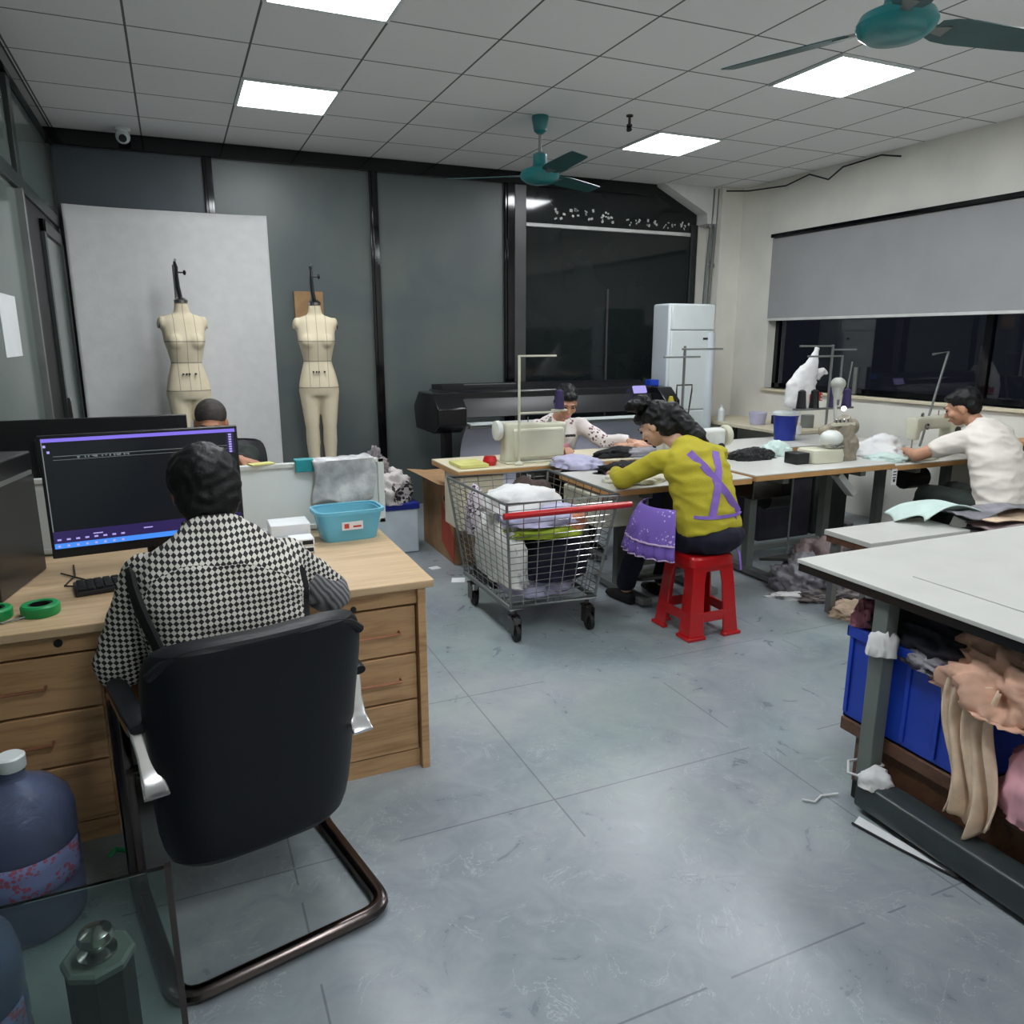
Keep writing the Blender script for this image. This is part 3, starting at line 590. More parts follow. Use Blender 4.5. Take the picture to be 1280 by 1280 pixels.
o=MB().tube([(-.33,2.42,.004),(-.31,2.44,.012),(-.28,2.43,.004)],.007).out('tape_scrap','green_tape'); tag(origin(o),'small green tape scrap on the floor beside the left drawers','scrap')
# ------------------------------------------------------------------ cartons by the back wall
t=thing('cardboard_carton','tall brown cardboard carton with a red print, left of the wire trolley','carton',(1.92,5.33,0),world=True)
B(1.73,2.05,4.96,5.72,0,.58).out('carton_body','kraft_card',t,bevel=.004)
def qd(p,m,n): 
    b=MB(); b.face([b.bm.verts.new(v) for v in p]); return b.out(n,m,t,solid=.002,smooth=False)
qd([(1.727,4.97,.02),(1.727,4.97,.55),(1.727,5.25,.55),(1.727,5.25,.3)],'kraft_card_orange','printed_side'); qd([(1.725,4.97,.01),(1.725,4.97,.2),(1.725,5.24,.42),(1.725,5.24,.12)],'rust_red','red_print')
qd([(1.73,4.96,.582),(1.73,5.72,.582),(1.6,5.7,.6),(1.62,4.98,.6)],'kraft_card','top_flap'); MB().cyl((1.729,5.15,.46),(1.722,5.15,.46),.022).out('hand_hole','brown_cloth',t)
t=thing('storage_bin','white storage bin with a blue rim holding the fabric scraps behind the desk','bin',(1.42,5.6,0),world=True)
B(1.26,1.6,5.42,5.78,0,.34).out('bin_body','bin_clear',t,bevel=.01); B(1.25,1.61,5.41,5.79,.34,.385).out('rim','blue_bucket',t,bevel=.006); B(1.25,1.262,5.41,5.45,.2,.34).out('latch','red_plastic',t)
heap('fabric_scraps',(1.41,5.6,.386),(.36,.38,.24),'camo_scraps','heap of black and white fabric scraps on top of the blue-rimmed bin','fabric',seed=2,fold=.55)
heap('fabric_scraps',(1.33,5.62,.57),(.2,.22,.2),'scrap_mixed','grey crumpled scrap crowning the heap on the blue-rimmed bin','fabric',seed=5,fold=.6)
heap('fabric_scraps',(1.20,5.5,.0),(.14,.2,.42),'rose_cloth','pale pink scrap bundle leaning left of the blue-rimmed bin','fabric',seed=8,fold=.5)
for i,(x,y,s) in enumerate(((1.57,4.95,.07),(1.63,4.62,.1))): 
    o=MB().box((x,y,.003),(s,s*.9,.004),rz=.2+i).out('paper_scrap','paper_white'); tag(origin(o),('small white card' if i==0 else 'crumpled white paper piece')+' on the floor beside the brown carton','paper')
# ------------------------------------------------------------------ wire trolley
t=thing('wire_trolley','wheeled wire trolley with a red handle heaped with clothes','trolley',(1.78,3.87,0),world=True)
TB=[(1.53,3.5),(2.04,3.5),(2.04,4.2),(1.53,4.2)]; TT=[(1.48,3.44),(2.14,3.44),(2.14,4.3),(1.46,4.3)]; zb,zt=.19,.775
def tp(i,k): a,b=V((*TB[i],zb)),V((*TT[i],zt)); return a.lerp(b,k)
for i in range(4):
    j=(i+1)%4; mb=MB(); n=16; nv=7 if i%2==0 else 9
    for k in range(1,n):
        q=k/n; mb.cyl(tp(i,q),tp(j,q),.0022,seg=5)
    for k in range(1,nv): mb.cyl(tp(i,0).lerp(tp(j,0),k/nv),tp(i,1).lerp(tp(j,1),k/nv),.0028,seg=5)
    mb.out('wire_panel','chrome',t)
MB().tube([tp(i,1) for i in range(4)],.009,8,closed=True).out('top_rim','steel_grey',t)
for i in range(4): MB().cyl(tp(i,0),tp(i,1),.008,seg=8).out('corner_post','steel_grey',t)
mb=MB().tube([(x,y,zb) for x,y in TB],.016,8,closed=True)
for k in range(1,8): mb.cyl((1.53,3.5+.0875*k,zb),(2.04,3.5+.0875*k,zb),.004,seg=5)
mb.out('base_frame','steel_grey',t)
MB().cyl((1.43,3.36,.735),(2.17,3.36,.735),.017).out('handle','red_plastic',t)
mb=MB()
for x in(1.5,2.12): mb.tube([(x,3.45,.7),(x,3.36,.735)],.008)
mb.out('handle_bracket','red_plastic',t)
for x,y in((1.56,3.53),(2.01,3.53),(2.01,4.16),(1.56,4.16)):
    w_=MB().lathe((x-.014,y-.03,.046),[(.02,0),(.046,.003),(.046,.025),(.02,.028)],20,axis=(1,0,0)).out('wheel','rubber_black',t)
    MB().b2(x-.024,x-.018,y-.05,y+.02,.04,.13).b2(x+.018,x+.024,y-.05,y+.02,.04,.13).b2(x-.026,x+.026,y-.03,y+.03,.13,.14).cyl((x,y,.14),(x,y,.18),.012).out('caster_fork','steel_dark',w_)
G='clothes piled in the wire trolley'
for c,s,m,l,f in (((1.79,3.86,.21),(.46,.62,.12),'lavender_cloth','pale lavender crumpled cloth at the bottom of the wire trolley',.3),
  ((1.86,3.72,.30),(.42,.42,.26),'navy_cloth','dark navy bundle in the near right half of the wire trolley',.25),
  ((1.62,3.86,.28),(.2,.62,.42),'white_mesh','white mesh garment pressed against the left side of the wire trolley',.4),
  ((1.80,3.66,.545),(.46,.28,.07),'lime_cloth','lime green garment lying across the navy bundle in the wire trolley',.5),
  ((1.95,3.68,.57),(.22,.22,.09),'orange_cloth','orange garment near the right side of the wire trolley',.5),
  ((1.79,3.72,.61),(.48,.36,.09),'lavender_cloth','pale grey-white garment above the lime green one in the wire trolley',.45),
  ((1.74,3.85,.66),(.44,.4,.13),'white_cloth','white garment topping the heap in the wire trolley',.4),
  ((1.90,4.1,.5),(.34,.3,.27),'brown_cloth','dark brown garment at the far right corner of the wire trolley',.4),
  ((1.60,4.18,.45),(.13,.18,.28),'leopard_cloth','purple and white speckled garment at the far left corner of the wire trolley',.3),
  ((1.58,3.96,.21),(.1,.34,.2),'dark_green_cloth','dark green cloth low against the left side of the wire trolley',.4)):
    heap('garment',c,s,m,l,seed=len(l),fold=f,sub=4,group=G)
# ------------------------------------------------------------------ red stool
t=thing('plastic_stool','red plastic stool under the woman in the yellow sweater','stool',(2.575,3.28,0))
a0,a1,h=.165,.125,.455
top=MB(); 
def rr(w,z,n=32,e=7): return [V((w*math.copysign(abs(math.cos(a))**(2/e),math.cos(a)),w*math.copysign(abs(math.sin(a))**(2/e),math.sin(a)),z)) for a in [2*PI*i/n+PI/n for i in range(n)]]
top.rings([rr(.142,h-.055),rr(.14,h-.012),rr(.13,h),rr(.02,h-.004)]); top.out('seat','red_plastic',t)
for sx in(-1,1):
    for sy in(-1,1):
        mb=MB(); 
        def Lr(z,wd): 
            k=a0+(a1-a0)*z/h; th=.012
            return [V((sx*x,sy*y,z)) for x,y in ((k,k),(k-wd,k),(k-wd,k-th),(k-th,k-th),(k-th,k-wd),(k,k-wd))]
        mb.rings([Lr(.015,.098),Lr(.12,.088),Lr(.3,.08),Lr(.36,.085),Lr(.415,.1)]); mb.rings([[V((sx*(a0+x),sy*(a0+y),z)) for x,y in((.012,.012),(-.105,.012),(-.105,-.02),(-.02,-.02),(-.02,-.105),(.012,-.105))] for z in(0,.018)]); mb.out('leg','red_plastic',t,bevel=.003)
for i in range(4):
    R=Matrix.Rotation(i*PI/2,3,'Z'); mb=MB(); k=a0+(a1-a0)*.125/h
    mb.box(R@V((0,-k+.006,.12)),(.24,.012,.055),rz=i*PI/2); mb.out('rail','red_plastic',t,bevel=.002)
    k=a0+(a1-a0)*.39/h; mb=MB(); mb.box(R@V((0,-k+.006,.395)),(.2,.012,.05),rz=i*PI/2); mb.out('upper_rail','red_plastic',t,bevel=.002)
# plain stools for the other seated people
def wstool(x,y,label,h=.45):
    t=thing('work_stool',label,'stool',(x,y,0),group='plain wooden work stools'); MB().lathe((0,0,0),[(.15,h-.03),(.16,h-.025),(.16,h-.005),(.15,h)],24).out('seat','shelf_wood',t)
    for sx,sy in((-1,-1),(1,-1),(1,1),(-1,1)): MB().cyl((sx*.15,sy*.15,0),(sx*.09,sy*.09,h-.03),.016).out('leg','steel_dark',t)
    return t
wstool(2.72,5.4,'plain stool hidden under the woman in the floral blouse')
wstool(4.84,3.15,'plain stool hidden under the man in the white t-shirt')
# ------------------------------------------------------------------ sewing tables
def stable(x0,x1,y0,y1,label,z=.76,lx=.3,top='laminate_white'):
    t=thing('sewing_table',label,'table',((x0+x1)/2,(y0+y1)/2,0),group='white-topped sewing tables',world=True)
    B(x0,x1,y0,y1,z-.008,z).out('table_top',top,t,bevel=.002); B(x0,x1,y0,y1,z-.04,z-.0085).out('edge_board','laminate_edge',t,bevel=.002)
    ym=(y0+y1)/2+.05
    for x in(x0+lx,x1-.22):
        l=MB().b2(x-.03,x+.03,ym-.03,ym+.03,.05,z-.08).b2(x-.025,x+.025,y0+.06,y1-.05,z-.085,z-.041).out('leg','paint_grey',t,bevel=.003)
        B(x-.035,x+.035,y0+.03,y1-.02,.015,.055).out('foot','steel_grey',l,bevel=.004)
    B(x0+lx,x1-.22,ym-.02,ym+.02,.16,.2).out('cross_rail','paint_grey',t,bevel=.003)
    MB().box(((x0+x1)/2,y0+.22,.13),(.42,.26,.02),rot=Euler((-.25,0,0))).out('treadle','cast_iron',t,bevel=.004)
    return t
ta=stable(2.2,3.215,3.62,4.26,'near left sewing table where the woman in yellow works')
tb=stable(3.225,4.42,3.6,4.24,'sewing table carrying the overlock machine, right of the woman in yellow',.775)
tc=stable(4.43,5.66,3.6,4.24,'sewing table at the right where the man in the white t-shirt works')
td=stable(1.62,2.96,4.56,5.12,'far left sewing table where the woman in the floral blouse works',lx=.6,top='laminate_cream')
te=stable(2.97,3.7,4.56,5.12,'far middle sewing table behind the woman in yellow')
tf=stable(3.72,5.4,4.56,5.12,'far right sewing table carrying the blue bucket')
# motor boxes, chutes and pitman rods under the tables
MB().box((3.6,3.95,.62),(.34,.2,.14)).out('motor_tray','steel_dark',tb,bevel=.01); MB().cyl((3.72,3.8,.16),(3.72,3.8,.7),.006).out('pitman_rod','steel_grey',tb)
MB().cyl((3.62,3.95,.53),(3.82,3.95,.53),.075).out('motor','black_plastic',tb); 
MB().box((4.12,3.74,.63),(.22,.07,.045),rot=Euler((0,.75,0))).out('waste_chute','machine_white',tb,bevel=.004)
MB().cyl((2.85,3.95,.57),(3.05,3.95,.57),.08).out('motor','black_plastic',ta); MB().cyl((4.95,3.95,.57),(5.15,3.95,.57),.08).out('motor','black_plastic',tc)
B(2.2,2.5,3.75,4.2,.5,.7).out('under_tray','machine_cream',ta,bevel=.01); B(1.64,1.95,4.58,4.9,.35,.715).out('drawer_unit','laminate_cream',td,bevel=.004)
o=MB().box((4.42,3.597,.68),(.05,.003,.11),rz=.05).out('price_tag','paper_white'); 
MB().box((0,0,.04),(.03,.005,.008)).box((0,0,.02),(.034,.005,.008)).box((0,0,.0),(.03,.005,.008)).box((0,0,-.02),(.02,.005,.02)).out('print','black_ink',None)
p=bpy.data.objects['print']; origin(o); p.parent=o; p.location=(0,-.0005,.05); tag(o,'small printed white tag hanging from the table edge below the overlock machine','tag')
# ------------------------------------------------------------------ machines
def lockstitch(loc,rz,label,m='machine_white'):
    t=thing('sewing_machine',label,'sewing machine',loc,rz,'industrial lockstitch sewing machines')
    B(-.24,.25,-.09,.09,0,.012).out('bed',m,t,bevel=.004)
    mb=MB(); mb.loft([((.19,0,.012),.06,.065),((.19,0,.1),.052,.06),((.19,0,.2),.055,.06),((.19,0,.27),.05,.05)],(1,0,0),20,p=4)
    mb.loft([((.24,0,.225),.055,.055),((.1,0,.225),.05,.05),((-.1,0,.22),.045,.045),((-.17,0,.215),.055,.05),((-.225,0,.21),.055,.05)],(0,0,1),20,p=5)
    mb.loft([((-.195,0,.1),.03,.04),((-.195,0,.16),.034,.045),((-.195,0,.26),.034,.046)],(1,0,0),20,p=4); remesh(mb,'arm',m,t,.008,2)
    MB().cyl((-.2,0,.02),(-.2,0,.12),.005).box((-.2,0,.016),(.02,.035,.006)).out('needle_bar','chrome',t); MB().lathe((.25,0,.225),[(.02,0),(.06,.008),(.068,.02),(.066,.045),(.03,.05)],24,axis=(1,0,0)).out('hand_wheel','machine_cream' if m!='machine_cream' else 'machine_white',t)
    MB().lathe((-.13,-.05,.2),[(.02,0),(.024,-.012),(.01,-.02)],14,axis=(0,1,0)).out('tension_disc','chrome',t); MB().lathe((.2,-.06,.16),[(.028,0),(.028,-.01),(.02,-.012)],18,axis=(0,1,0)).out('stitch_dial','black_plastic',t)
    MB().lathe((-.12,0,.268),[(.012,0),(.012,.02),(.004,.03)],10).cyl((.05,0,.27),(.05,0,.31),.004).out('thread_post','chrome',t)
    return t
wm=lockstitch((2.26,4.76,.761),PI,'cream lockstitch sewing machine seen from behind, in front of the floral blouse','machine_cream')
B(-.2,.19,.03,.075,.03,.235).out('rear_cover','machine_cream',wm,bevel=.015)
lockstitch((2.95,3.92,.761),0,'white lockstitch sewing machine half hidden behind the woman in yellow')
lockstitch((5.2,3.95,.761),0,'cream lockstitch sewing machine in front of the man in the white t-shirt','machine_cream')
def cone(x,y,z,m,parent,h=.13,r=.035): return MB().lathe((x,y,z),[(r,0),(r,.008),(r*.95,.02),(r*.75,h-.01),(r*.3,h)],18).out('thread_cone',m,parent)
def tstand(loc,rz,label,ht,arms,cones,m='steel_grey'):
    t=thing('thread_stand',label,'thread stand',loc,rz,'thread stands on the sewing tables')
    MB().cyl((0,0,0),(0,0,ht),.009).lathe((0,0,0),[(.03,0),(.03,.012),(.012,.03)],14).out('pole',m,t)
    for (a,b,z) in arms: MB().box(((a+b)/2,0,z),(abs(b-a),.022,.012)).out('guide_arm',m,t,bevel=.002)
    if cones:
        xs=[c[0] for c in cones]; sh=MB().b2(min(xs)-.05,max(xs)+.05,-.025,.025,cones[0][1]-.014,cones[0][1]-.002).out('cone_shelf',m,t)
        for x,z,mm in cones: cone(x,0,z,mm,sh)
    return t
tstand((2.08,4.62,.761),0,'tall pale thread stand left of the cream machine, one purple cone beside the woman\'s face',.73,[(0,.27,.725),(-.0,.3,.35)],[(.3,.37,'violet_thread')],'machine_cream')
tstand((3.05,4.15,.761),0,'grey thread stand before the air conditioner with two crossing guide arms',.79,[(-.02,.3,.77),(-.16,.12,.72)],[])
o=MB().tube([(3.02,4.15,.776),(3.0,4.15,1.25),(3.0,4.15,1.3),(3.12,4.15,1.3),(3.12,4.15,1.26),(3.1,4.15,1.1)],.005).out('thread_guide','steel_dark'); tag(origin(o),'thin bent wire thread guide in front of the white air conditioner','thread guide')
o=MB().tube([(5.28,4.1,.776),(5.5,4.12,1.5),(5.33,4.12,1.48)],.009).out('thread_stand','steel_grey'); tag(origin(o),'bent grey thread arm above the machine of the man in the white t-shirt','thread stand')
# overlock
t=thing('overlock_machine','cream and taupe overlock sewing machine with a lit lamp on the sewing table','overlock machine',(4.1,3.88,.776),0)
MB().loft([((-.1,-.02,0),.14,.1),((-.1,-.02,.05),.145,.1),((-.1,-.02,.09),.13,.095)],(1,0,0),24,p=6).out('base_cover','machine_cream',t,bevel=.004)
mb=MB(); mb.loft([((.12,0,0),.075,.09),((.12,0,.1),.07,.08),((.1,0,.2),.08,.07),((.06,0,.25),.1,.05)],(1,0,0),20,p=4); mb.ell((.15,-.06,.1),(.05,.04,.07)); mb.cap((-.05,.02,.2),(.12,.02,.24),.035); remesh(mb,'head_casting','machine_taupe',t,.008,1,disp=wrinkle(.004,30))
MB().ell((-.03,-.04,.155),(.085,.07,.06)).out('front_cover','machine_white',t); MB().box((-.02,-.07,.105),(.12,.05,.02)).cyl((-.06,-.1,.1),(.03,-.1,.12),.008).out('presser_foot','chrome',t,bevel=.002)
MB().cyl((.16,.02,.22),(.23,.02,.22),.055).out('hand_wheel','machine_taupe',t); B(-.02,.16,-.06,-.02,.24,.26).out('tension_bar','machine_cream',t)
for k in range(4): MB().lathe((.0+.035*k,-.045,.262),[(.011,0),(.011,.02),(.005,.025)],10).out('tension_knob','chrome',t)
MB().tube([(.1,.06,.26),(.12,.1,.4),(.1,.08,.52),(.06,.0,.5)],.012).out('lamp_arm','lamp_grey',t); MB().ell((.05,.02,.52),(.05,.05,.045)).loft([((.05,.02,.5),.04,.04),((.03,0,.42),.02,.02)],(1,0,0)).out('lamp_head','lamp_grey',t)
MB().ell((.07,-.03,.355),(.016,.016,.016)).out('lamp_bulb','led_white',t)
b=B(-.36,-.25,-.08,.04,0,.075).out('side_box','black_plastic',t,bevel=.006); 
t=tstand((4.28,4.1,.776),0,'four-cone thread rack behind the overlock machine with violet and black cones',.78,[(-.3,.0,.77),(-.22,.1,.70),(.0,.22,.745)],[(-.25,.34,'black_plastic'),(-.13,.34,'black_plastic'),(.04,.34,'violet_thread'),(.18,.34,'violet_thread')])
MB().cyl((.1,0,.35),(.1,0,.7),.008).tube([(.16,0,.33),(.2,0,.66)],.005).out('rack_post','steel_grey',t)
# bucket, bag and small stuff behind
t=thing('thread_bucket','dark blue bucket with a white lid behind the overlock machine','bucket',(4.68,4.92,.761)); MB().lathe((0,0,0),[(.085,0),(.1,.2),(.104,.2),(.104,.21)],28).out('bucket_body','blue_bucket',t); MB().lathe((0,0,.211),[(.11,0),(.11,.02),(.09,.03)],28).out('lid','appliance_white',t); MB().box((.05,-.105,.09),(.06,.012,.07),rz=.3).out('sticker','paper_white',t)
mb=MB(); mb.loft([((4.67,4.78,1.02),.02,.02),((4.66,4.78,1.06),.13,.06),((4.68,4.78,1.2),.14,.07),((4.74,4.78,1.32),.1,.05),((4.79,4.78,1.42),.045,.03),((4.81,4.78,1.5),.02,.015),((4.82,4.78,1.53),.028,.01)],(1,0,0),24); mb.loft([((4.83,4.78,1.3),.05,.02),((4.9,4.77,1.34),.03,.012),((4.95,4.77,1.31),.01,.006)],(0,0,1),12)
o=remesh(mb,'plastic_bag','white_cloth',None,.01,2,disp=wrinkle(.008,16)); origin(o); tag(o,'white plastic bag with red lettering hanging above the blue bucket','bag')
mb=MB()
for x,z,a,b in((-.0,.13,.05,.008),(-.0,.1,.05,.008),(-.02,.115,.008,.05),(.02,.11,.008,.06),(.06,.14,.05,.008),(.06,.115,.04,.008),(.06,.09,.05,.008),(.06,.12,.008,.07),(.0,.075,.04,.008)): mb.box((x+.03,-.083,z),(a,.03,b),rot=Euler((0,.12*(x*20),0)))
mb.out('red_lettering','red_ink',o,smooth=False)
# right wall counter and odds
t=thing('wall_table','pale table against the right wall under the window corner','table',(5.38,6.1,0),world=True)
B(5.05,5.69,5.3,6.75,.735,.765).out('table_top','laminate_cream',t,bevel=.003)
for x,y in((5.08,5.34),(5.65,5.34),(5.08,6.7),(5.65,6.7)): B(x-.02,x+.02,y-.02,y+.02,0,.734).out('leg','steel_grey',t)
def sm(name,mb,m,lab,cat): o=mb.out(name,m,bevel=.003); tag(origin(o),lab,cat)
sm('spray_bottle',MB().lathe((5.12,6.3,.767),[(.035,0),(.035,.11),(.014,.14),(.014,.165)],16),'appliance_white','small white bottle on the pale table beside the air conditioner','bottle')
sm('lavender_tub',MB().lathe((5.25,5.9,.767),[(.07,0),(.09,.12)],20),'lavender_cloth','lavender plastic tub on the pale table under the window','tub')
sm('dark_box',B(5.42,5.56,5.75,5.9,.767,.85),'black_plastic','small black box on the pale table under the window','box')
sm('grey_tin',MB().lathe((5.5,5.5,.767),[(.06,0),(.06,.12)],18),'steel_grey','grey tin at the near end of the pale table under the window','tin')
sm('yellow_figure',MB().lathe((3.35,4.7,.762),[(.02,0),(.03,.12),(.01,.32),(.03,.36),(.012,.42)],12),'yellow_knit','small yellow spool top peeking above the dark-haired woman\'s head','spool')
sm('upright_tube',MB().cyl((5.74,5.2,1.092),(5.74,5.2,1.34),.02),'steel_grey','short grey tube standing on the window sill','tube')
t=thing('side_cabinet','wooden cabinet at the right edge of the photo, behind the man in the white t-shirt','cabinet',(5.5,3.3,0),world=True)
B(5.36,5.69,3.0,3.5,.87,.90).out('top','orange_wood',t,bevel=.003); B(5.4,5.69,3.03,3.47,0,.869).out('body','shelf_wood',t,bevel=.003); B(5.385,5.4,3.05,3.45,.05,.85).out('door','shelf_wood',t,bevel=.002)
# fabrics on the sewing tables
G2='fabrics on the sewing tables'
for c,s,m,l,rz in (((2.42,4.42,.765),(.3,.4,.07),'lavender_cloth','lavender and white cloth on the corner between the left sewing tables',.3),
 ((2.62,4.1,.762),(.44,.22,.07),'lace_black','black lace heap on the near left sewing table, left of the woman in yellow',-.1),
 ((2.5,3.82,.762),(.42,.3,.05),'cream_cloth','cream cloth under the left hand of the woman in yellow',.2),
 ((2.95,4.72,.762),(.44,.22,.06),'black_cloth','black cloth in front of the hands of the floral blouse woman',.1),
 ((3.2,4.95,.762),(.3,.3,.07),'peach_cloth','pale pink cloth under the fingers of the floral blouse woman',.3),
 ((3.12,4.66,.762),(.36,.16,.06),'grey_cloth','grey cloth in front of the pale pink cloth on the far middle table',.0),
 ((3.42,4.9,.762),(.26,.26,.08),'navy_cloth','navy cloth at the far end of the middle sewing table',.5),
 ((2.5,4.92,.762),(.22,.18,.11),'rose_cloth','dusty pink cloth between the cream machine and the floral blouse',.0),
 ((3.66,4.14,.777),(.36,.18,.07),'lace_black','black lace heap right of the woman in yellow',0),
 ((4.62,3.98,.762),(.36,.44,.1),'white_cloth','white cloth heap right of the overlock machine',.2),
 ((4.86,4.1,.762),(.44,.28,.13),'white_cloth','rumpled white cloth behind the hands of the man in the white t-shirt',.2),
 ((4.52,3.76,.762),(.3,.22,.05),'mint_cloth','pale green cloth at the front edge of the right sewing table',-.3),
 ((4.82,3.72,.762),(.3,.16,.05),'cream_cloth','cream piece under the hands of the man in the white t-shirt',0),
 ((3.95,4.22,.777),(.22,.2,.1),'mint_cloth','pale tangled offcuts behind the overlock machine',0)):
    heap('fabric_piece',c,s,m,l,'fabric',seed=len(l)*3,fold=.5,sub=4,rz=rz,group=G2)
tag(origin(MB().lathe((1.9,4.7,.762),[(.04,0),(.05,.03),(.04,.06)],16).out('red_spool','red_plastic')),'small red spool on the far left table beside the cream machine','spool')
tag(origin(B(1.66,1.86,4.62,4.86,.762,.785).out('yellow_pad','yellow_paper',bevel=.003)),'pale yellow pad on the left end of the far left sewing table','pad')
# ------------------------------------------------------------------ bench, bundles, floor scraps
t=thing('low_bench','low bench with a white board top in front of the man in the white t-shirt','bench',(3.95,3.05,0),-.02)
B(-.39,.39,-.17,.17,.475,.505).out('bench_top','laminate_white',t,bevel=.003); B(-.38,.38,-.16,.16,.435,.4745).out('bench_frame','shelf_wood',t,bevel=.003)
for x in(-.34,.34):
    for y in(-.12,.12): B(x-.02,x+.02,y-.02,y+.02,0,.434).out('leg','steel_grey',t)
bpy.data.objects['low_bench'].location=(3.8,3.03,0)
t=thing('fabric_crate','dark crate behind the low bench holding grey and pink cut panels','crate',(4.75,2.95,0),world=True)
B(4.3,5.2,2.75,3.02,0,.42).out('crate_body','charcoal_cloth',t,bevel=.02)
def panelsheet(i,x0,x1,y0,y1,z,m,l,sk=0,am=.02,tip=0):
    def f(u,v):
        x=x0+(x1-x0)*u+sk*v; y=y0+(y1-y0)*v+.03*math.sin(u*5+i)*v
        return (x,y,z+am*noise.noise(V((u*3+i,v*2.5,i)))+.5*am*math.sin(u*9+i*2)+tip*(u-.5)**2-.10*max(0,.16-u)*tip*0)
    sheet('cut_panel',f,44,14,m,.006,l,'fabric','cut fabric panels by the bench')
panelsheet(1,4.22,5.25,2.72,3.0,.455,'taupe_cloth','lowest mauve cut panel lying on the dark crate')
panelsheet(2,4.3,5.3,2.75,2.98,.485,'grey_cloth','blue-grey cut panel above the lowest mauve one',-.05)
panelsheet(3,4.25,5.2,2.74,2.96,.515,'taupe_cloth','second mauve cut panel in the middle of the stack',.04)
panelsheet(4,4.3,5.15,2.78,3.0,.545,'peach_pale','beige cut panel near the top of the stack',-.03)
panelsheet(5,4.12,5.05,2.86,3.05,.575,'grey_cloth','grey cut panel on top of the stack, right of the mint cloth',.04,.03,.1)
o=MB().grid(lambda u,v:(3.98+.5*u+.04*math.sin(v*9),3.0+.3*v-.12*u,.545+.07*math.sin(u*3.0)+.025*math.sin(v*7+u*5)-.03*v),30,20).out('mint_cloth','mint_cloth',solid=.006,ang=80); tag(origin(o),'pale mint cloth flung over the left end of the stacked cut panels','fabric','cut fabric panels by the bench')
for i,(c,s,m,l,rz) in enumerate((((3.66,3.55,.0),(.42,.4,.2),'grey_cloth','grey scrap mound on the floor under the overlock table',.3),
  ((3.9,3.68,.0),(.46,.36,.26),'taupe_cloth','taupe scrap mound on the floor right of the grey one',.9),
  ((3.75,3.32,.0),(.6,.22,.06),'scrap_mixed','flat mixed scraps on the floor in front of the mounds',-.2),
  ((3.5,3.42,.0),(.36,.12,.03),'white_cloth','thin white offcuts trailing on the floor toward the red stool',-.5),
  ((3.6,3.06,.0),(.36,.3,.05),'peach_pale','pale beige scraps on the floor near the crate corner',.2),
  ((4.2,3.62,.0),(.5,.4,.16),'brown_cloth','dark scraps on the floor under the right sewing tables',.1))):
    heap('floor_scraps',c,s,m,l,'fabric',seed=40+i,fold=.7,rz=rz,freq=4,group='fabric scraps on the floor')
# ------------------------------------------------------------------ cutting table on the right
t=thing('cutting_table','large white-topped cutting table in the right foreground','table',(2.9,1.2,0),world=True)
B(2.06,4.1,.1,2.05,.785,.80).out('table_top','laminate_white',t,bevel=.002); B(2.065,4.095,.105,2.045,.755,.784).out('under_board','black_satin',t)
B(2.26,4.0,.3,1.72,.8005,.8035).out('board_sheet','laminate_white',t)
for x in(2.115,4.0):
    for y in(1.69,.2):
        l=B(x-.028,x+.028,y-.028,y+.028,.06,.754).out('leg','paint_grey',t,bevel=.003); B(x-.034,x+.034,y-.034,y+.034,0,.07).out('foot','rubber_black',l,bevel=.004)
B(2.6,2.66,.23,1.66,.70,.754).out('side_rail','paint_grey',t,bevel=.003)
MB().loft([((2.075,1.655,.068),.055,.052),((2.075,.2,.068),.055,.052)],(1,0,0),24,p=5).out('floor_rail','rail_slate',t)
B(2.15,3.9,.25,1.86,.185,.235).out('lower_shelf','shelf_wood',t,bevel=.004)
for x in(2.2,3.85): B(x-.03,x+.03,.3,1.8,.0,.184).out('shelf_bearer','shelf_wood',t)
t=thing('blue_crate','long blue plastic crate of clothes on the lower shelf of the cutting table','crate',(2.35,1.61,.237),world=True)
mb=MB(); x0,x1,y0,y1,z0,z1=2.16,2.55,1.36,1.86,.237,.59
for a in((x0,x0+.006,y0,y1,z0,z1),(x1-.006,x1,y0,y1,z0,z1),(x0,x1,y0,y0+.006,z0,z1),(x0,x1,y1-.006,y1,z0,z1),(x0,x1,y0,y1,z0,z0+.006)): mb.b2(*a)
mb.out('crate_body','blue_crate',t)
mb=MB()
for y in(y0+.01,y0+.13,y0+.25,y0+.37,y1-.01): mb.b2(x0-.008,x0,y-.008,y+.008,z0+.02,z1-.04)
mb.out('rib','blue_crate',t,bevel=.002)
MB().b2(x0-.012,x0,y0-.01,y1+.01,z1-.04,z1).b2(x0-.012,x1+.01,y1,y1+.01,z1-.04,z1).b2(x0-.012,x1+.01,y0-.01,y0,z1-.04,z1).out('rim','blue_crate',t,bevel=.003)
G3='clothes on the crate under the cutting table'
for i,(c,s,m,l,rz) in enumerate((((2.3,1.58,.56),(.34,.5,.15),'charcoal_cloth','dark charcoal garment heaped in the blue crate under the cutting table',0),
  ((2.2,1.84,.595),(.1,.08,.09),'rose_cloth','pink striped garment at the left corner of the blue crate',0),
  ((2.2,1.54,.55),(.16,.2,.06),'grey_cloth','beige-grey sleeve hanging over the edge of the blue crate',0))):
    heap('crate_garment',c,s,m,l,'clothes',seed=60+i,fold=.5,rz=rz,group=G3)
heap('peach_garment',(2.25,1.27,.53),(.36,.5,.2),'peach_cloth','peach garments heaped on the right end of the blue crate','clothes',seed=71,fold=.6,freq=3.6)
def hang(u,v):
    y=1.46-.19*u-.04*v*(1-u)-.03*v; f=.022*math.sin(u*17+1.2*math.sin(v*3))*(.3+.9*v)+.012*math.sin(u*31+v*4)
    return (2.11+f-.02*v,y+.02*math.sin(v*6),.60-.45*v+.03*math.sin(u*8)*v)
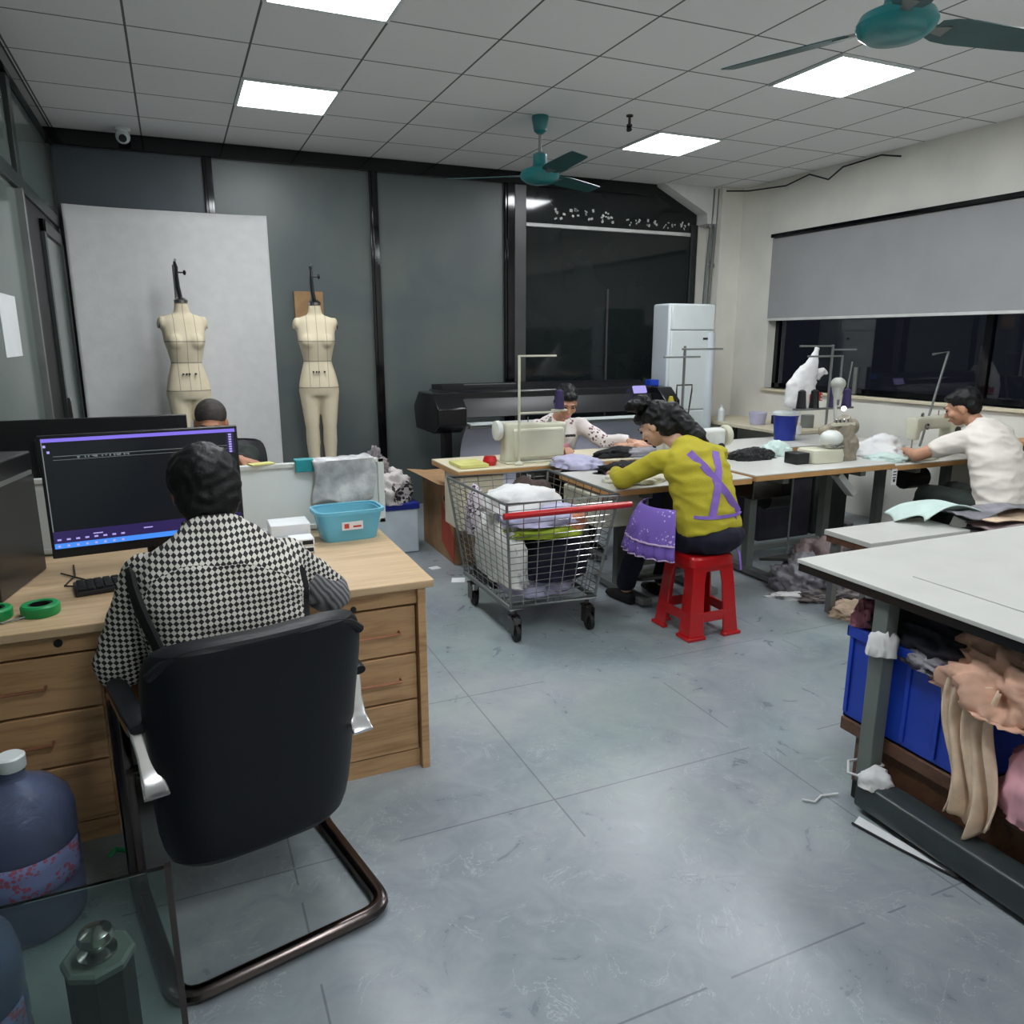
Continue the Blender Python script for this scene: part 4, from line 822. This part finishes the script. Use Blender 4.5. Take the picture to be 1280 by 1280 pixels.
sheet('hanging_garment',hang,50,30,'peach_pale',.006,'long pale peach garment hanging down from the crate to the shelf edge','clothes')
heap('pink_bundle',(2.23,1.12,.237),(.28,.36,.3),'pink_cloth','bright pink bundle on the lower shelf at the right edge of the photo','clothes',seed=77,fold=.35,freq=2.4)
def rag(c,s,l,seed): heap('rag',c,s,'white_cloth',l,'rag',seed=seed,fold=.6,sub=3)
rag((2.11,1.69,.56),(.1,.1,.09),'white rag tied around the leg of the cutting table',81); rag((2.07,1.62,.112),(.12,.1,.05),'pale crumpled rag lying on the floor rail of the cutting table',82)
o=MB().tube([(2.06,1.73,.14),(2.03,1.7,.12),(2.03,1.66,.13),(2.07,1.65,.15),(2.15,1.66,.14),(2.16,1.72,.14)],.005,closed=True).out('wrapped_cord','white_cloth'); tag(origin(o),'white cord looped around the foot of the cutting table leg','cord')
o=MB().tube([(2.04,1.74,.01),(1.98,1.76,.006),(1.93,1.74,.006),(1.9,1.77,.006)],.004).out('loose_string','white_cloth'); tag(origin(o),'thin white string trailing on the floor beside the cutting table foot','string')
o=MB().prism([(0,0),(.045,.02),(.085,-.3),(.07,-.34)],.003,(1.965,1.6,.001)).out('floor_paper','paper_white'); tag(origin(o),'white paper strip on the floor beside the rail of the cutting table','paper')
tag(origin(MB().tube([(1.955,1.6,.006),(1.985,1.45,.006),(2.03,1.28,.006),(2.06,1.2,.006)],.004).out('black_cord','rubber_black')),'thin black cord running along the white paper strip beside the table rail','cord')

# dark storage under the far row of tables
for i,(x0,x1,y0,y1,h,m,l) in enumerate(((3.35,3.62,4.62,5.05,.5,'navy_cloth','navy storage box on the floor under the far middle sewing table'),(4.18,4.72,4.6,5.05,.55,'charcoal_cloth','dark violet storage box under the far right sewing table'),(4.76,5.12,4.6,5.05,.6,'dark_green_cloth','dark green storage box at the right end under the far sewing table'))):
    t=thing('storage_box',l,'box',((x0+x1)/2,(y0+y1)/2,0),group='dark storage boxes under the far tables',world=True)
    B(x0,x1,y0,y1,0,h-.06).out('box_body',m,t,bevel=.012); B(x0-.008,x1+.008,y0-.008,y1+.008,h-.06,h).out('lid',m,t,bevel=.01)
# ------------------------------------------------------------------ people
class HF:   # head frame
    def __init__(s,c,f,u):
        s.c=V(c); s.f=V(f).normalized(); u=V(u); s.r=s.f.cross(u).normalized(); s.u=s.r.cross(s.f); s.M=Matrix((s.r,s.f,s.u)).transposed()
    def p(s,x,y,z): return s.c+s.r*x+s.f*y+s.u*z
def add_head(mb,h,k=1):
    e=lambda c,r: mb.ell(h.p(*[q*k for q in c]),[q*k for q in r],h.M,20)
    e((0,-.012,.03),(.075,.094,.088)); e((0,.02,-.03),(.062,.072,.075)); e((0,.045,-.075),(.042,.042,.032)); e((0,.06,0.0),(.052,.035,.06))
    mb.cap(h.p(0,.092*k,.012*k),h.p(0,.112*k,-.022*k),.009*k,.014*k); e((0,.092,-.055),(.024,.012,.012)); e((0,.088,.03),(.05,.012,.012))
    for s in(-1,1): e((s*.076,-.005,-.005),(.012,.022,.033)); e((s*.04,.065,-.02),(.024,.025,.025))
def face(t,h,k=1,glasses=False):
    for s in(-1,1):
        MB().ell(h.p(s*.03*k,.093*k,.012*k),(.013*k,.006*k,.006*k),h.M,12).out('eye','black_ink',t)
        MB().tube([h.p((s*.014)*k,.1*k,.032*k),h.p(s*.03*k,.101*k,.038*k),h.p(s*.046*k,.092*k,.033*k)],.0035*k,6).out('eyebrow','hair_black',t)
    MB().tube([h.p(-.02*k,.1*k,-.056*k),h.p(0,.106*k,-.054*k),h.p(.02*k,.1*k,-.056*k)],.005*k,6).out('mouth','rose_cloth',t)
def hand(mb,w,d,n,k=1,curl=.5,thumb=1):
    """palm, four bent fingers and a thumb from the side of the palm; w wrist, d finger direction, n back-of-hand normal"""
    w=V(w); d=V(d).normalized(); n=V(n); s=d.cross(n).normalized(); n=s.cross(d)
    for i,(o,L,sp) in enumerate(((.028,.072,.10),(.010,.080,.03),(-.009,.075,-.03),(-.026,.06,-.1))):
        kn=w+d*.085*k+s*o*k; mb.cap(w+s*o*.5*k,kn,.014*k,.0105*k,8)
        p=kn; a=0; dd=(d+s*sp).normalized()
        for j,(fl,r) in enumerate(((.45,.009),(.31,.008),(.24,.007))):
            a+=curl*(.6+.35*j); q=p+(dd*math.cos(a)-n*math.sin(a))*L*fl*k; mb.cap(p,q,r*k,r*.9*k,8); p=q
    b=w+d*.02*k+s*.018*k*thumb; m1=b+(d*.035+s*.03*thumb-n*.012)*k; m2=m1+(d*.032+s*.008*thumb-n*.008)*k
    mb.cap(b,m1,.013*k,.011*k,8); mb.cap(m1,m2,.010*k,.008*k,8)
def shoe(t,a,d):
    a=V(a); d=V(d).normalized(); r=d.cross(V((0,0,1)))
    mb=MB(); mb.loft([(a-d*.07+V((0,0,.035)),.03,.034),(a+V((0,0,.04)),.042,.04),(a+d*.1+V((0,0,.03)),.046,.03),(a+d*.18+V((0,0,.02)),.03,.018)],r,16); remesh(mb,'shoe','black_cloth',t,.009,2)
# ---- man at the near desk, seen from behind
t=thing('person','person in a black and white checked shirt seated at the oak desk','person',(.1,2.15,0),world=True)
h=HF((.048,2.43,1.15),(-.12,1,-.22),(-.05,.2,1))
mb=MB(); add_head(mb,h,1.06)
mb.cap((.058,2.41,1.1),(.065,2.34,1.0),.056,.062)
mb.loft([((.11,2.16,.5),.15,.11),((.1,2.18,.7),.15,.11),((.07,2.26,.9),.17,.1),((.065,2.31,1.0),.1,.07)],(1,.1,0))
SL=(-.115,2.27,.945); EL=(-.215,2.27,.70); WL=(-.15,2.56,.80); SR=(.255,2.31,.935); ER=(.395,2.36,.80); WR=(.37,2.60,.80)
for a,b,c in((SL,EL,WL),(SR,ER,WR)): mb.cap(a,b,.045,.038); mb.cap(b,c,.038,.026)
hand(mb,WL,(.5,1,-.15),(0,0,1),1,.3,1); hand(mb,WR,(-.2,1,-.1),(0,0,1),1,.3,-1)
for s in(-1,1): mb.cap((.11+s*.09,2.18,.5),(.04+s*.13,2.62,.5),.085,.06); mb.cap((.04+s*.13,2.62,.5),(.02+s*.13,2.66,.09),.055,.038)
remesh(mb,'body','skin_tan',t,.0075,2)
mb=MB(); mb.loft([((.11,2.13,.46),.185,.13),((.1,2.15,.6),.185,.135),((.085,2.19,.75),.215,.14),((.075,2.22,.86),.235,.135),((.07,2.25,.93),.235,.12),((.068,2.28,.98),.2,.10),((.066,2.32,1.02),.13,.08),((.063,2.36,1.05),.075,.07)],(1,.1,0),28,p=2.6)
mb.cap(SL,EL,.078,.072); mb.cap(SR,ER,.076,.062)
mb.cap(EL,(-.19,2.44,.775),.068,.05); mb.ell((.07,2.24,.95),(.22,.09,.07))
remesh(mb,'shirt','houndstooth',t,.01,5,disp=wrinkle(.007,7,(1,1,1.6)))
mb=MB(); mb.cap((SR[0]+.05,SR[1]+.01,SR[2]-.06),ER,.062,.064); mb.cap(ER,(.38,2.50,.80),.062,.046); remesh(mb,'sleeve','stripe_cloth',t,.009,3,disp=wrinkle(.01,12))
R_=[V((.063+.078*math.cos(a),2.365+.075*math.sin(a),1.055+.012*math.sin(a+PI))) for a in [2*PI*i/24 for i in range(24)]]
MB().tube(R_,.021,10,closed=True,flat=.6).out('collar','houndstooth',t)
from mathutils.bvhtree import BVHTree
def bvh(o): return BVHTree.FromPolygons([v.co for v in o.data.vertices],[p.vertices for p in o.data.polygons])
sb=bvh([c for c in t.children if c.name.startswith('shirt')][0])
def band(pts,w,n=12):
    P=[]; 
    for i in range(n+1):
        k=i/n*(len(pts)-1); j=min(int(k),len(pts)-2); f=k-j; x=pts[j][0]*(1-f)+pts[j+1][0]*f; z=pts[j][1]*(1-f)+pts[j+1][1]*f
        hit=sb.ray_cast(V((x,1.4,z))-wloc(t),V((0,1,0)))[0]
        if hit: P.append(hit+wloc(t)-V((0,.001,0)))
    MB().tube(P,[w*min(1,.45+2.5*math.sin(PI*i/(len(P)-1))) for i in range(len(P))],10,flat=.35).out('shoulder_band','black_cloth',t)
band([(-.165,.985),(-.155,.93),(-.13,.86),(-.105,.79),(-.085,.70)],.036); band([(.285,.95),(.29,.90),(.285,.83),(.27,.76)],.013)
mb=MB(); mb.ell(h.p(0,-.03,.045),(.102,.1,.1),h.M,24); mb.ell(h.p(0,-.055,-.02),(.092,.065,.088),h.M,24); mb.ell(h.p(0,.02,.085),(.08,.08,.05),h.M); mb.ell(h.p(.02,-.07,-.0),(.08,.05,.1),h.M)
remesh(mb,'hair','hair_black',t,.008,2,disp=wrinkle(.007,26))
mb=MB()
for s in(-1,1): mb.cap((.11+s*.09,2.16,.49),(.04+s*.13,2.64,.5),.1,.075); mb.cap((.04+s*.13,2.64,.5),(.02+s*.13,2.68,.1),.07,.055)
mb.ell((.11,2.14,.5),(.19,.14,.1)); remesh(mb,'trousers','navy_cloth',t,.011,3,disp=wrinkle(.006,9))
for s in(-1,1): shoe(t,(.02+s*.13,2.68,0),(0,1,0))
# ---- short-haired man behind the monitor
t=thing('person','person with cropped hair and a dark bracelet behind the large monitor','person',(.2,4.75,0),world=True)
h=HF((.155,4.42,1.145),(-.1,-1,-.35),(0,-.3,1)); mb=MB(); add_head(mb,h,1.03); mb.cap(h.p(0,-.03,-.09),(.17,4.62,.95),.056,.065)
mb.loft([((.2,4.8,.46),.15,.11),((.2,4.78,.7),.16,.11),((.18,4.7,.9),.18,.1),((.17,4.65,.97),.1,.07)],(1,0,0))
for a,b,c in (((.0,4.66,.93),(-.1,4.45,.76),(-.02,4.15,.785)),((.35,4.66,.93),(.30,4.42,.86),(.27,4.17,.98))): mb.cap(a,b,.045,.038); mb.cap(b,c,.038,.027)
hand(mb,(-.02,4.15,.785),(.2,-1,-.1),(0,0,1),1,.3,-1); hand(mb,(.27,4.15,.985),(.75,-.6,-.2),(0,0,1),1.05,.45,1)
for s in(-1,1): mb.cap((.2+s*.09,4.75,.5),(.2+s*.12,4.3,.5),.085,.06); mb.cap((.2+s*.12,4.3,.5),(.2+s*.12,4.28,.09),.055,.038)
remesh(mb,'body','skin_tan',t,.008,2); face(t,h,1.03)
mb=MB(); mb.loft([((.2,4.82,.46),.18,.13),((.2,4.79,.7),.19,.13),((.18,4.71,.9),.21,.12),((.17,4.66,.98),.14,.08)],(1,0,0)); mb.cap((.0,4.66,.93),(-.1,4.45,.76),.065,.055); mb.cap((.35,4.66,.93),(.31,4.45,.87),.065,.055); remesh(mb,'shirt','dark_green_cloth',t,.011,3,disp=wrinkle(.006,9))
mb=MB(); mb.ell(h.p(0,-.02,.05),(.083,.1,.083),h.M,24); mb.ell(h.p(0,-.06,.0),(.078,.055,.08),h.M,24); remesh(mb,'hair','hair_short',t,.008,2)
MB().tube([V((.272,4.18,.975))+V((math.cos(a)*.03,0,math.sin(a)*.03)) for a in [2*PI*i/20 for i in range(20)]],.007,8,closed=True).out('bracelet','black_ink',t)
mb=MB()
for s in(-1,1): mb.cap((.2+s*.09,4.75,.5),(.2+s*.12,4.3,.5),.1,.075); mb.cap((.2+s*.12,4.3,.5),(.2+s*.12,4.28,.1),.07,.055)
remesh(mb,'trousers','navy_cloth',t,.012,3)
for s in(-1,1): shoe(t,(.2+s*.12,4.28,0),(0,-1,0))
# ---- woman in yellow on the red stool
t=thing('person','person in a yellow sweater and purple apron on the red stool','person',(2.6,3.3,0),world=True)
h=HF((2.52,3.66,1.11),(-.42,.75,-.62),(-.3,.45,.85)); mb=MB(); add_head(mb,h,1.0); mb.cap(h.p(0,-.03,-.085),(2.6,3.5,1.0),.05,.058)
mb.loft([((2.6,3.27,.5),.16,.12),((2.6,3.3,.7),.145,.11),((2.6,3.38,.88),.165,.1),((2.595,3.44,.97),.1,.07)],(1,.1,0))
SL=(2.42,3.46,.94); EL=(2.27,3.62,.815); WL=(2.36,3.84,.82); SR=(2.78,3.44,.95); ER=(2.86,3.6,.80); WR=(2.7,3.80,.82)
for a,b,c in((SL,EL,WL),(SR,ER,WR)): mb.cap(a,b,.042,.035); mb.cap(b,c,.035,.024)
hand(mb,WL,(.35,1,-.2),(0,0,1),.95,.35,1); hand(mb,WR,(-.2,1,-.2),(0,0,1),.95,.35,-1)
KN=[(2.44,3.62,.53),(2.7,3.66,.52)]; FT=[(2.44,3.80,.09),(2.72,3.82,.09)]
for i,s in enumerate((-1,1)): mb.cap((2.6+s*.09,3.3,.51),KN[i],.08,.06); mb.cap(KN[i],FT[i],.055,.036)
remesh(mb,'body','skin_pale',t,.0075,2); face(t,h,1.0)
mb=MB(); mb.loft([((2.615,3.24,.56),.19,.14),((2.61,3.26,.62),.188,.138),((2.605,3.31,.76),.18,.13),((2.6,3.37,.88),.2,.125),((2.6,3.42,.96),.19,.1),((2.595,3.48,1.01),.11,.07),((2.59,3.51,1.03),.065,.06)],(1,.1,0),28)
mb.cap(SL,EL,.068,.056); mb.cap(EL,(2.34,3.79,.822),.055,.042); mb.cap(SR,ER,.068,.056); mb.cap(ER,(2.73,3.77,.822),.055,.042)
remesh(mb,'sweater','yellow_knit',t,.01,5,disp=wrinkle(.009,7,(1,1,2)))
mb=MB(); mb.ell((2.62,3.26,.55),(.205,.175,.115))
for i,s in enumerate((-1,1)): mb.cap((2.61+s*.09,3.28,.53),KN[i],.105,.08); mb.cap(KN[i],(FT[i][0],FT[i][1],.13),.075,.06)
remesh(mb,'trousers','navy_cloth',t,.011,4,disp=wrinkle(.006,9))
for i in(0,1): shoe(t,(FT[i][0],FT[i][1],0),(-.1,1,0))
mb=MB(); mb.ell(h.p(0,-.03,.04),(.09,.1,.095),h.M,24); mb.ell(h.p(0,-.06,-.03),(.085,.06,.09),h.M); mb.ell(h.p(.01,.05,.085),(.075,.06,.04),h.M)
mb.cap(h.p(.03,-.09,.02),(2.66,3.46,1.06),.075,.05); mb.cap((2.66,3.46,1.06),(2.7,3.42,1.0),.05,.02)
remesh(mb,'hair','hair_black',t,.008,2,disp=wrinkle(.009,24))
mb=MB(); mb.ell(h.p(-.04,-.0,.15),(.065,.06,.05),h.M); mb.ell(h.p(-.1,.02,.16),(.05,.045,.03),h.M); remesh(mb,'hair_bun','hair_black',t,.008,1,disp=wrinkle(.014,30))
MB().tube([h.p(.02*math.cos(a)*2,-.0+.045*math.sin(a),.115) for a in [2*PI*i/16 for i in range(16)]],.008,6,closed=True).out('hair_tie','rose_cloth',t)
# apron: straps crossing on the back, belt, ruffled skirt on the lap side
def strap(pts,n='apron_strap',w=.021): 
    P=[V(p) for p in pts]; mb=MB(); rows=[]
    for i,p in enumerate(P):
        d=(P[min(i+1,len(P)-1)]-P[max(i-1,0)]).normalized(); nrm=V((-.15,-1,.35)).normalized(); s=d.cross(nrm).normalized()*w; o=nrm*.002
        rows.append([p-s-o,p+s-o,p+s+o,p-s+o])
    mb.rings(rows); return mb.out(n,'purple_cloth',t,ang=60)
import mathutils
sw=[c for c in t.children if c.name.startswith('sweater')][0]
from mathutils.bvhtree import BVHTree
bv=BVHTree.FromPolygons([v.co for v in sw.data.vertices],[p.vertices for p in sw.data.polygons])
def onback(x,z,off=.006):
    tl=wloc(t); o=V((x,2.6,z))-tl; hit=bv.ray_cast(o,V((0,1,0)))[0]
    return (hit+tl-V((0,off,0))) if hit else V((x,3.45,z))
def bk(a,b,n=14): return [onback(a[0]+(b[0]-a[0])*i/n,a[1]+(b[1]-a[1])*i/n) for i in range(n+1)]
strap(bk((2.50,1.0),(2.73,.68))); strap(bk((2.68,.995),(2.53,.68))); strap(bk((2.45,.675),(2.79,.675)),'apron_belt',.009)
strap([onback(2.69,.68),onback(2.69,.6),onback(2.695,.54)],'apron_tie',.008); strap([onback(2.71,.68),onback(2.715,.56),V((2.7,3.10,.47)),V((2.705,3.085,.38))],'apron_tie',.006)
def apr(u,v):
    a=-1.05+2.5*u; r=.19+.10*v**.7+.012*math.sin(u*60)*(v**3)
    x=2.5-.0+(-math.cos(a*.9))*r*.95; y=3.42+math.sin(a*.9)*r; z=.70-.17*v-.09*v**2.5
    return (x,y,z)
MB().grid(apr,90,14).out('apron_skirt','apron_print',t,solid=.005,ang=80)
MB().tube([V(apr(i/40,.78))+V((-.006,-.006,.0)) for i in range(41)],.006,6).out('apron_trim','purple_trim',t)
MB().tube([V(apr(i/40,1))+V((0,0,-.0)) for i in range(41)],.005,6).out('apron_hem','purple_trim',t)
# ---- woman in the floral blouse, facing the camera
t=thing('person','person in a white floral blouse facing the camera behind the cream sewing machine','person',(2.72,5.3,0),world=True)
h=HF((2.70,5.13,1.12),(-.22,-1,-.5),(-.05,-.45,1)); mb=MB(); add_head(mb,h,1.0); mb.cap(h.p(0,-.03,-.085),(2.72,5.3,.98),.05,.058)
mb.loft([((2.72,5.42,.46),.15,.11),((2.72,5.4,.7),.14,.11),((2.72,5.33,.88),.16,.1),((2.72,5.3,.96),.1,.07)],(1,0,0))
SL=(2.9,5.28,.93); EL=(3.06,5.15,.80); WL=(3.16,4.98,.835); SR=(2.54,5.28,.93); ER=(2.44,5.1,.80); WR=(2.58,4.93,.82)
for a,b,c in((SL,EL,WL),(SR,ER,WR)): mb.cap(a,b,.042,.035); mb.cap(b,c,.035,.024)
hand(mb,WL,(.3,-.9,-.15),(0,0,1),.95,.3,1); hand(mb,WR,(-.1,-1,-.15),(0,0,1),.95,.35,-1)
for s in(-1,1): mb.cap((2.72+s*.09,5.38,.5),(2.72+s*.12,4.98,.5),.08,.06); mb.cap((2.72+s*.12,4.98,.5),(2.72+s*.12,4.96,.09),.055,.036)
remesh(mb,'body','skin',t,.0075,2); face(t,h,1.0)
mb=MB(); mb.loft([((2.72,5.44,.46),.18,.13),((2.72,5.41,.7),.175,.13),((2.72,5.33,.88),.195,.12),((2.72,5.31,.96),.16,.085),((2.72,5.28,1.0),.08,.06)],(1,0,0)); mb.cap(SL,EL,.066,.06); mb.cap(EL,(3.15,5.0,.835),.056,.042); mb.cap(SR,ER,.066,.06); mb.cap(ER,(2.57,4.95,.82),.056,.042)
remesh(mb,'blouse','floral_blouse',t,.01,4,disp=wrinkle(.008,9))
mb=MB()
for k in range(7): mb.box((2.65+k*.024,5.165,.865),(.014,.02,.018),rz=.0)
mb.out('blouse_lettering','black_ink',t,smooth=False) 
mb=MB(); mb.ell(h.p(0,-.03,.05),(.088,.098,.092),h.M,24); mb.ell(h.p(0,-.055,-.02),(.082,.06,.085),h.M); mb.ell(h.p(0,.055,.085),(.066,.035,.03),h.M); remesh(mb,'hair','hair_black',t,.008,2,disp=wrinkle(.007,24))
mb=MB()
for s in(-1,1): mb.cap((2.72+s*.09,5.38,.5),(2.72+s*.12,4.98,.5),.1,.075); mb.cap((2.72+s*.12,4.98,.5),(2.72+s*.12,4.96,.12),.07,.055)
remesh(mb,'trousers','black_cloth',t,.012,3)
for s in(-1,1): shoe(t,(2.72+s*.12,4.96,0),(0,-1,0))
# ---- man in the white t-shirt
t=thing('person','person in a white t-shirt leaning over the right sewing table','person',(4.95,3.2,0),world=True)
h=HF((4.97,3.56,1.13),(-.42,.85,-.42),(-.2,.35,1)); mb=MB(); add_head(mb,h,1.03); mb.cap(h.p(0,-.03,-.09),(5.0,3.42,.98),.056,.066)
mb.loft([((4.83,3.15,.5),.16,.12),((4.85,3.18,.7),.15,.11),((4.91,3.28,.9),.17,.1),((4.98,3.36,.98),.1,.07)],(1,.1,0))
SL=(4.75,3.38,.935); EL=(4.62,3.60,.815); WL=(4.78,3.82,.81); SR=(5.12,3.36,.96); ER=(5.26,3.6,.82); WR=(5.1,3.80,.81)
for a,b,c in((SL,EL,WL),(SR,ER,WR)): mb.cap(a,b,.05,.042); mb.cap(b,c,.042,.028)
hand(mb,WL,(.3,1,-.12),(0,0,1),1.05,.3,1); hand(mb,WR,(-.3,1,-.12),(0,0,1),1.05,.3,-1)
for s in(-1,1): mb.cap((4.84+s*.09,3.2,.5),(4.93+s*.13,3.62,.52),.085,.06); mb.cap((4.93+s*.13,3.62,.52),(4.93+s*.13,3.74,.09),.055,.038)
remesh(mb,'body','skin',t,.0075,2); face(t,h,1.03)
mb=MB(); mb.loft([((4.83,3.1,.5),.18,.135),((4.835,3.13,.62),.18,.135),((4.86,3.19,.78),.185,.135),((4.91,3.27,.9),.205,.125),((4.95,3.34,.98),.18,.095),((4.985,3.4,1.03),.09,.07)],(1,.1,0),28); mb.cap(SL,(4.69,3.50,.87),.075,.068); mb.cap(SR,(5.23,3.5,.88),.075,.068)
remesh(mb,'t_shirt','tee_cloth',t,.01,4,disp=wrinkle(.009,8,(1,1,2)))
mb=MB(); mb.ell(h.p(0,-.03,.05),(.09,.1,.092),h.M,24); mb.ell(h.p(0,-.06,-.0),(.082,.055,.075),h.M); mb.ell(h.p(0,.045,.09),(.07,.045,.03),h.M); remesh(mb,'hair','hair_black',t,.008,2,disp=wrinkle(.006,24))
mb=MB(); mb.ell((4.84,3.16,.51),(.2,.16,.1))
for s in(-1,1): mb.cap((4.84+s*.09,3.2,.51),(4.93+s*.13,3.62,.52),.105,.08); mb.cap((4.93+s*.13,3.62,.52),(4.93+s*.13,3.74,.12),.075,.06)
remesh(mb,'trousers','dark_green_cloth',t,.012,3,disp=wrinkle(.006,9))
for s in(-1,1): shoe(t,(4.93+s*.13,3.74,0),(0,1,0))
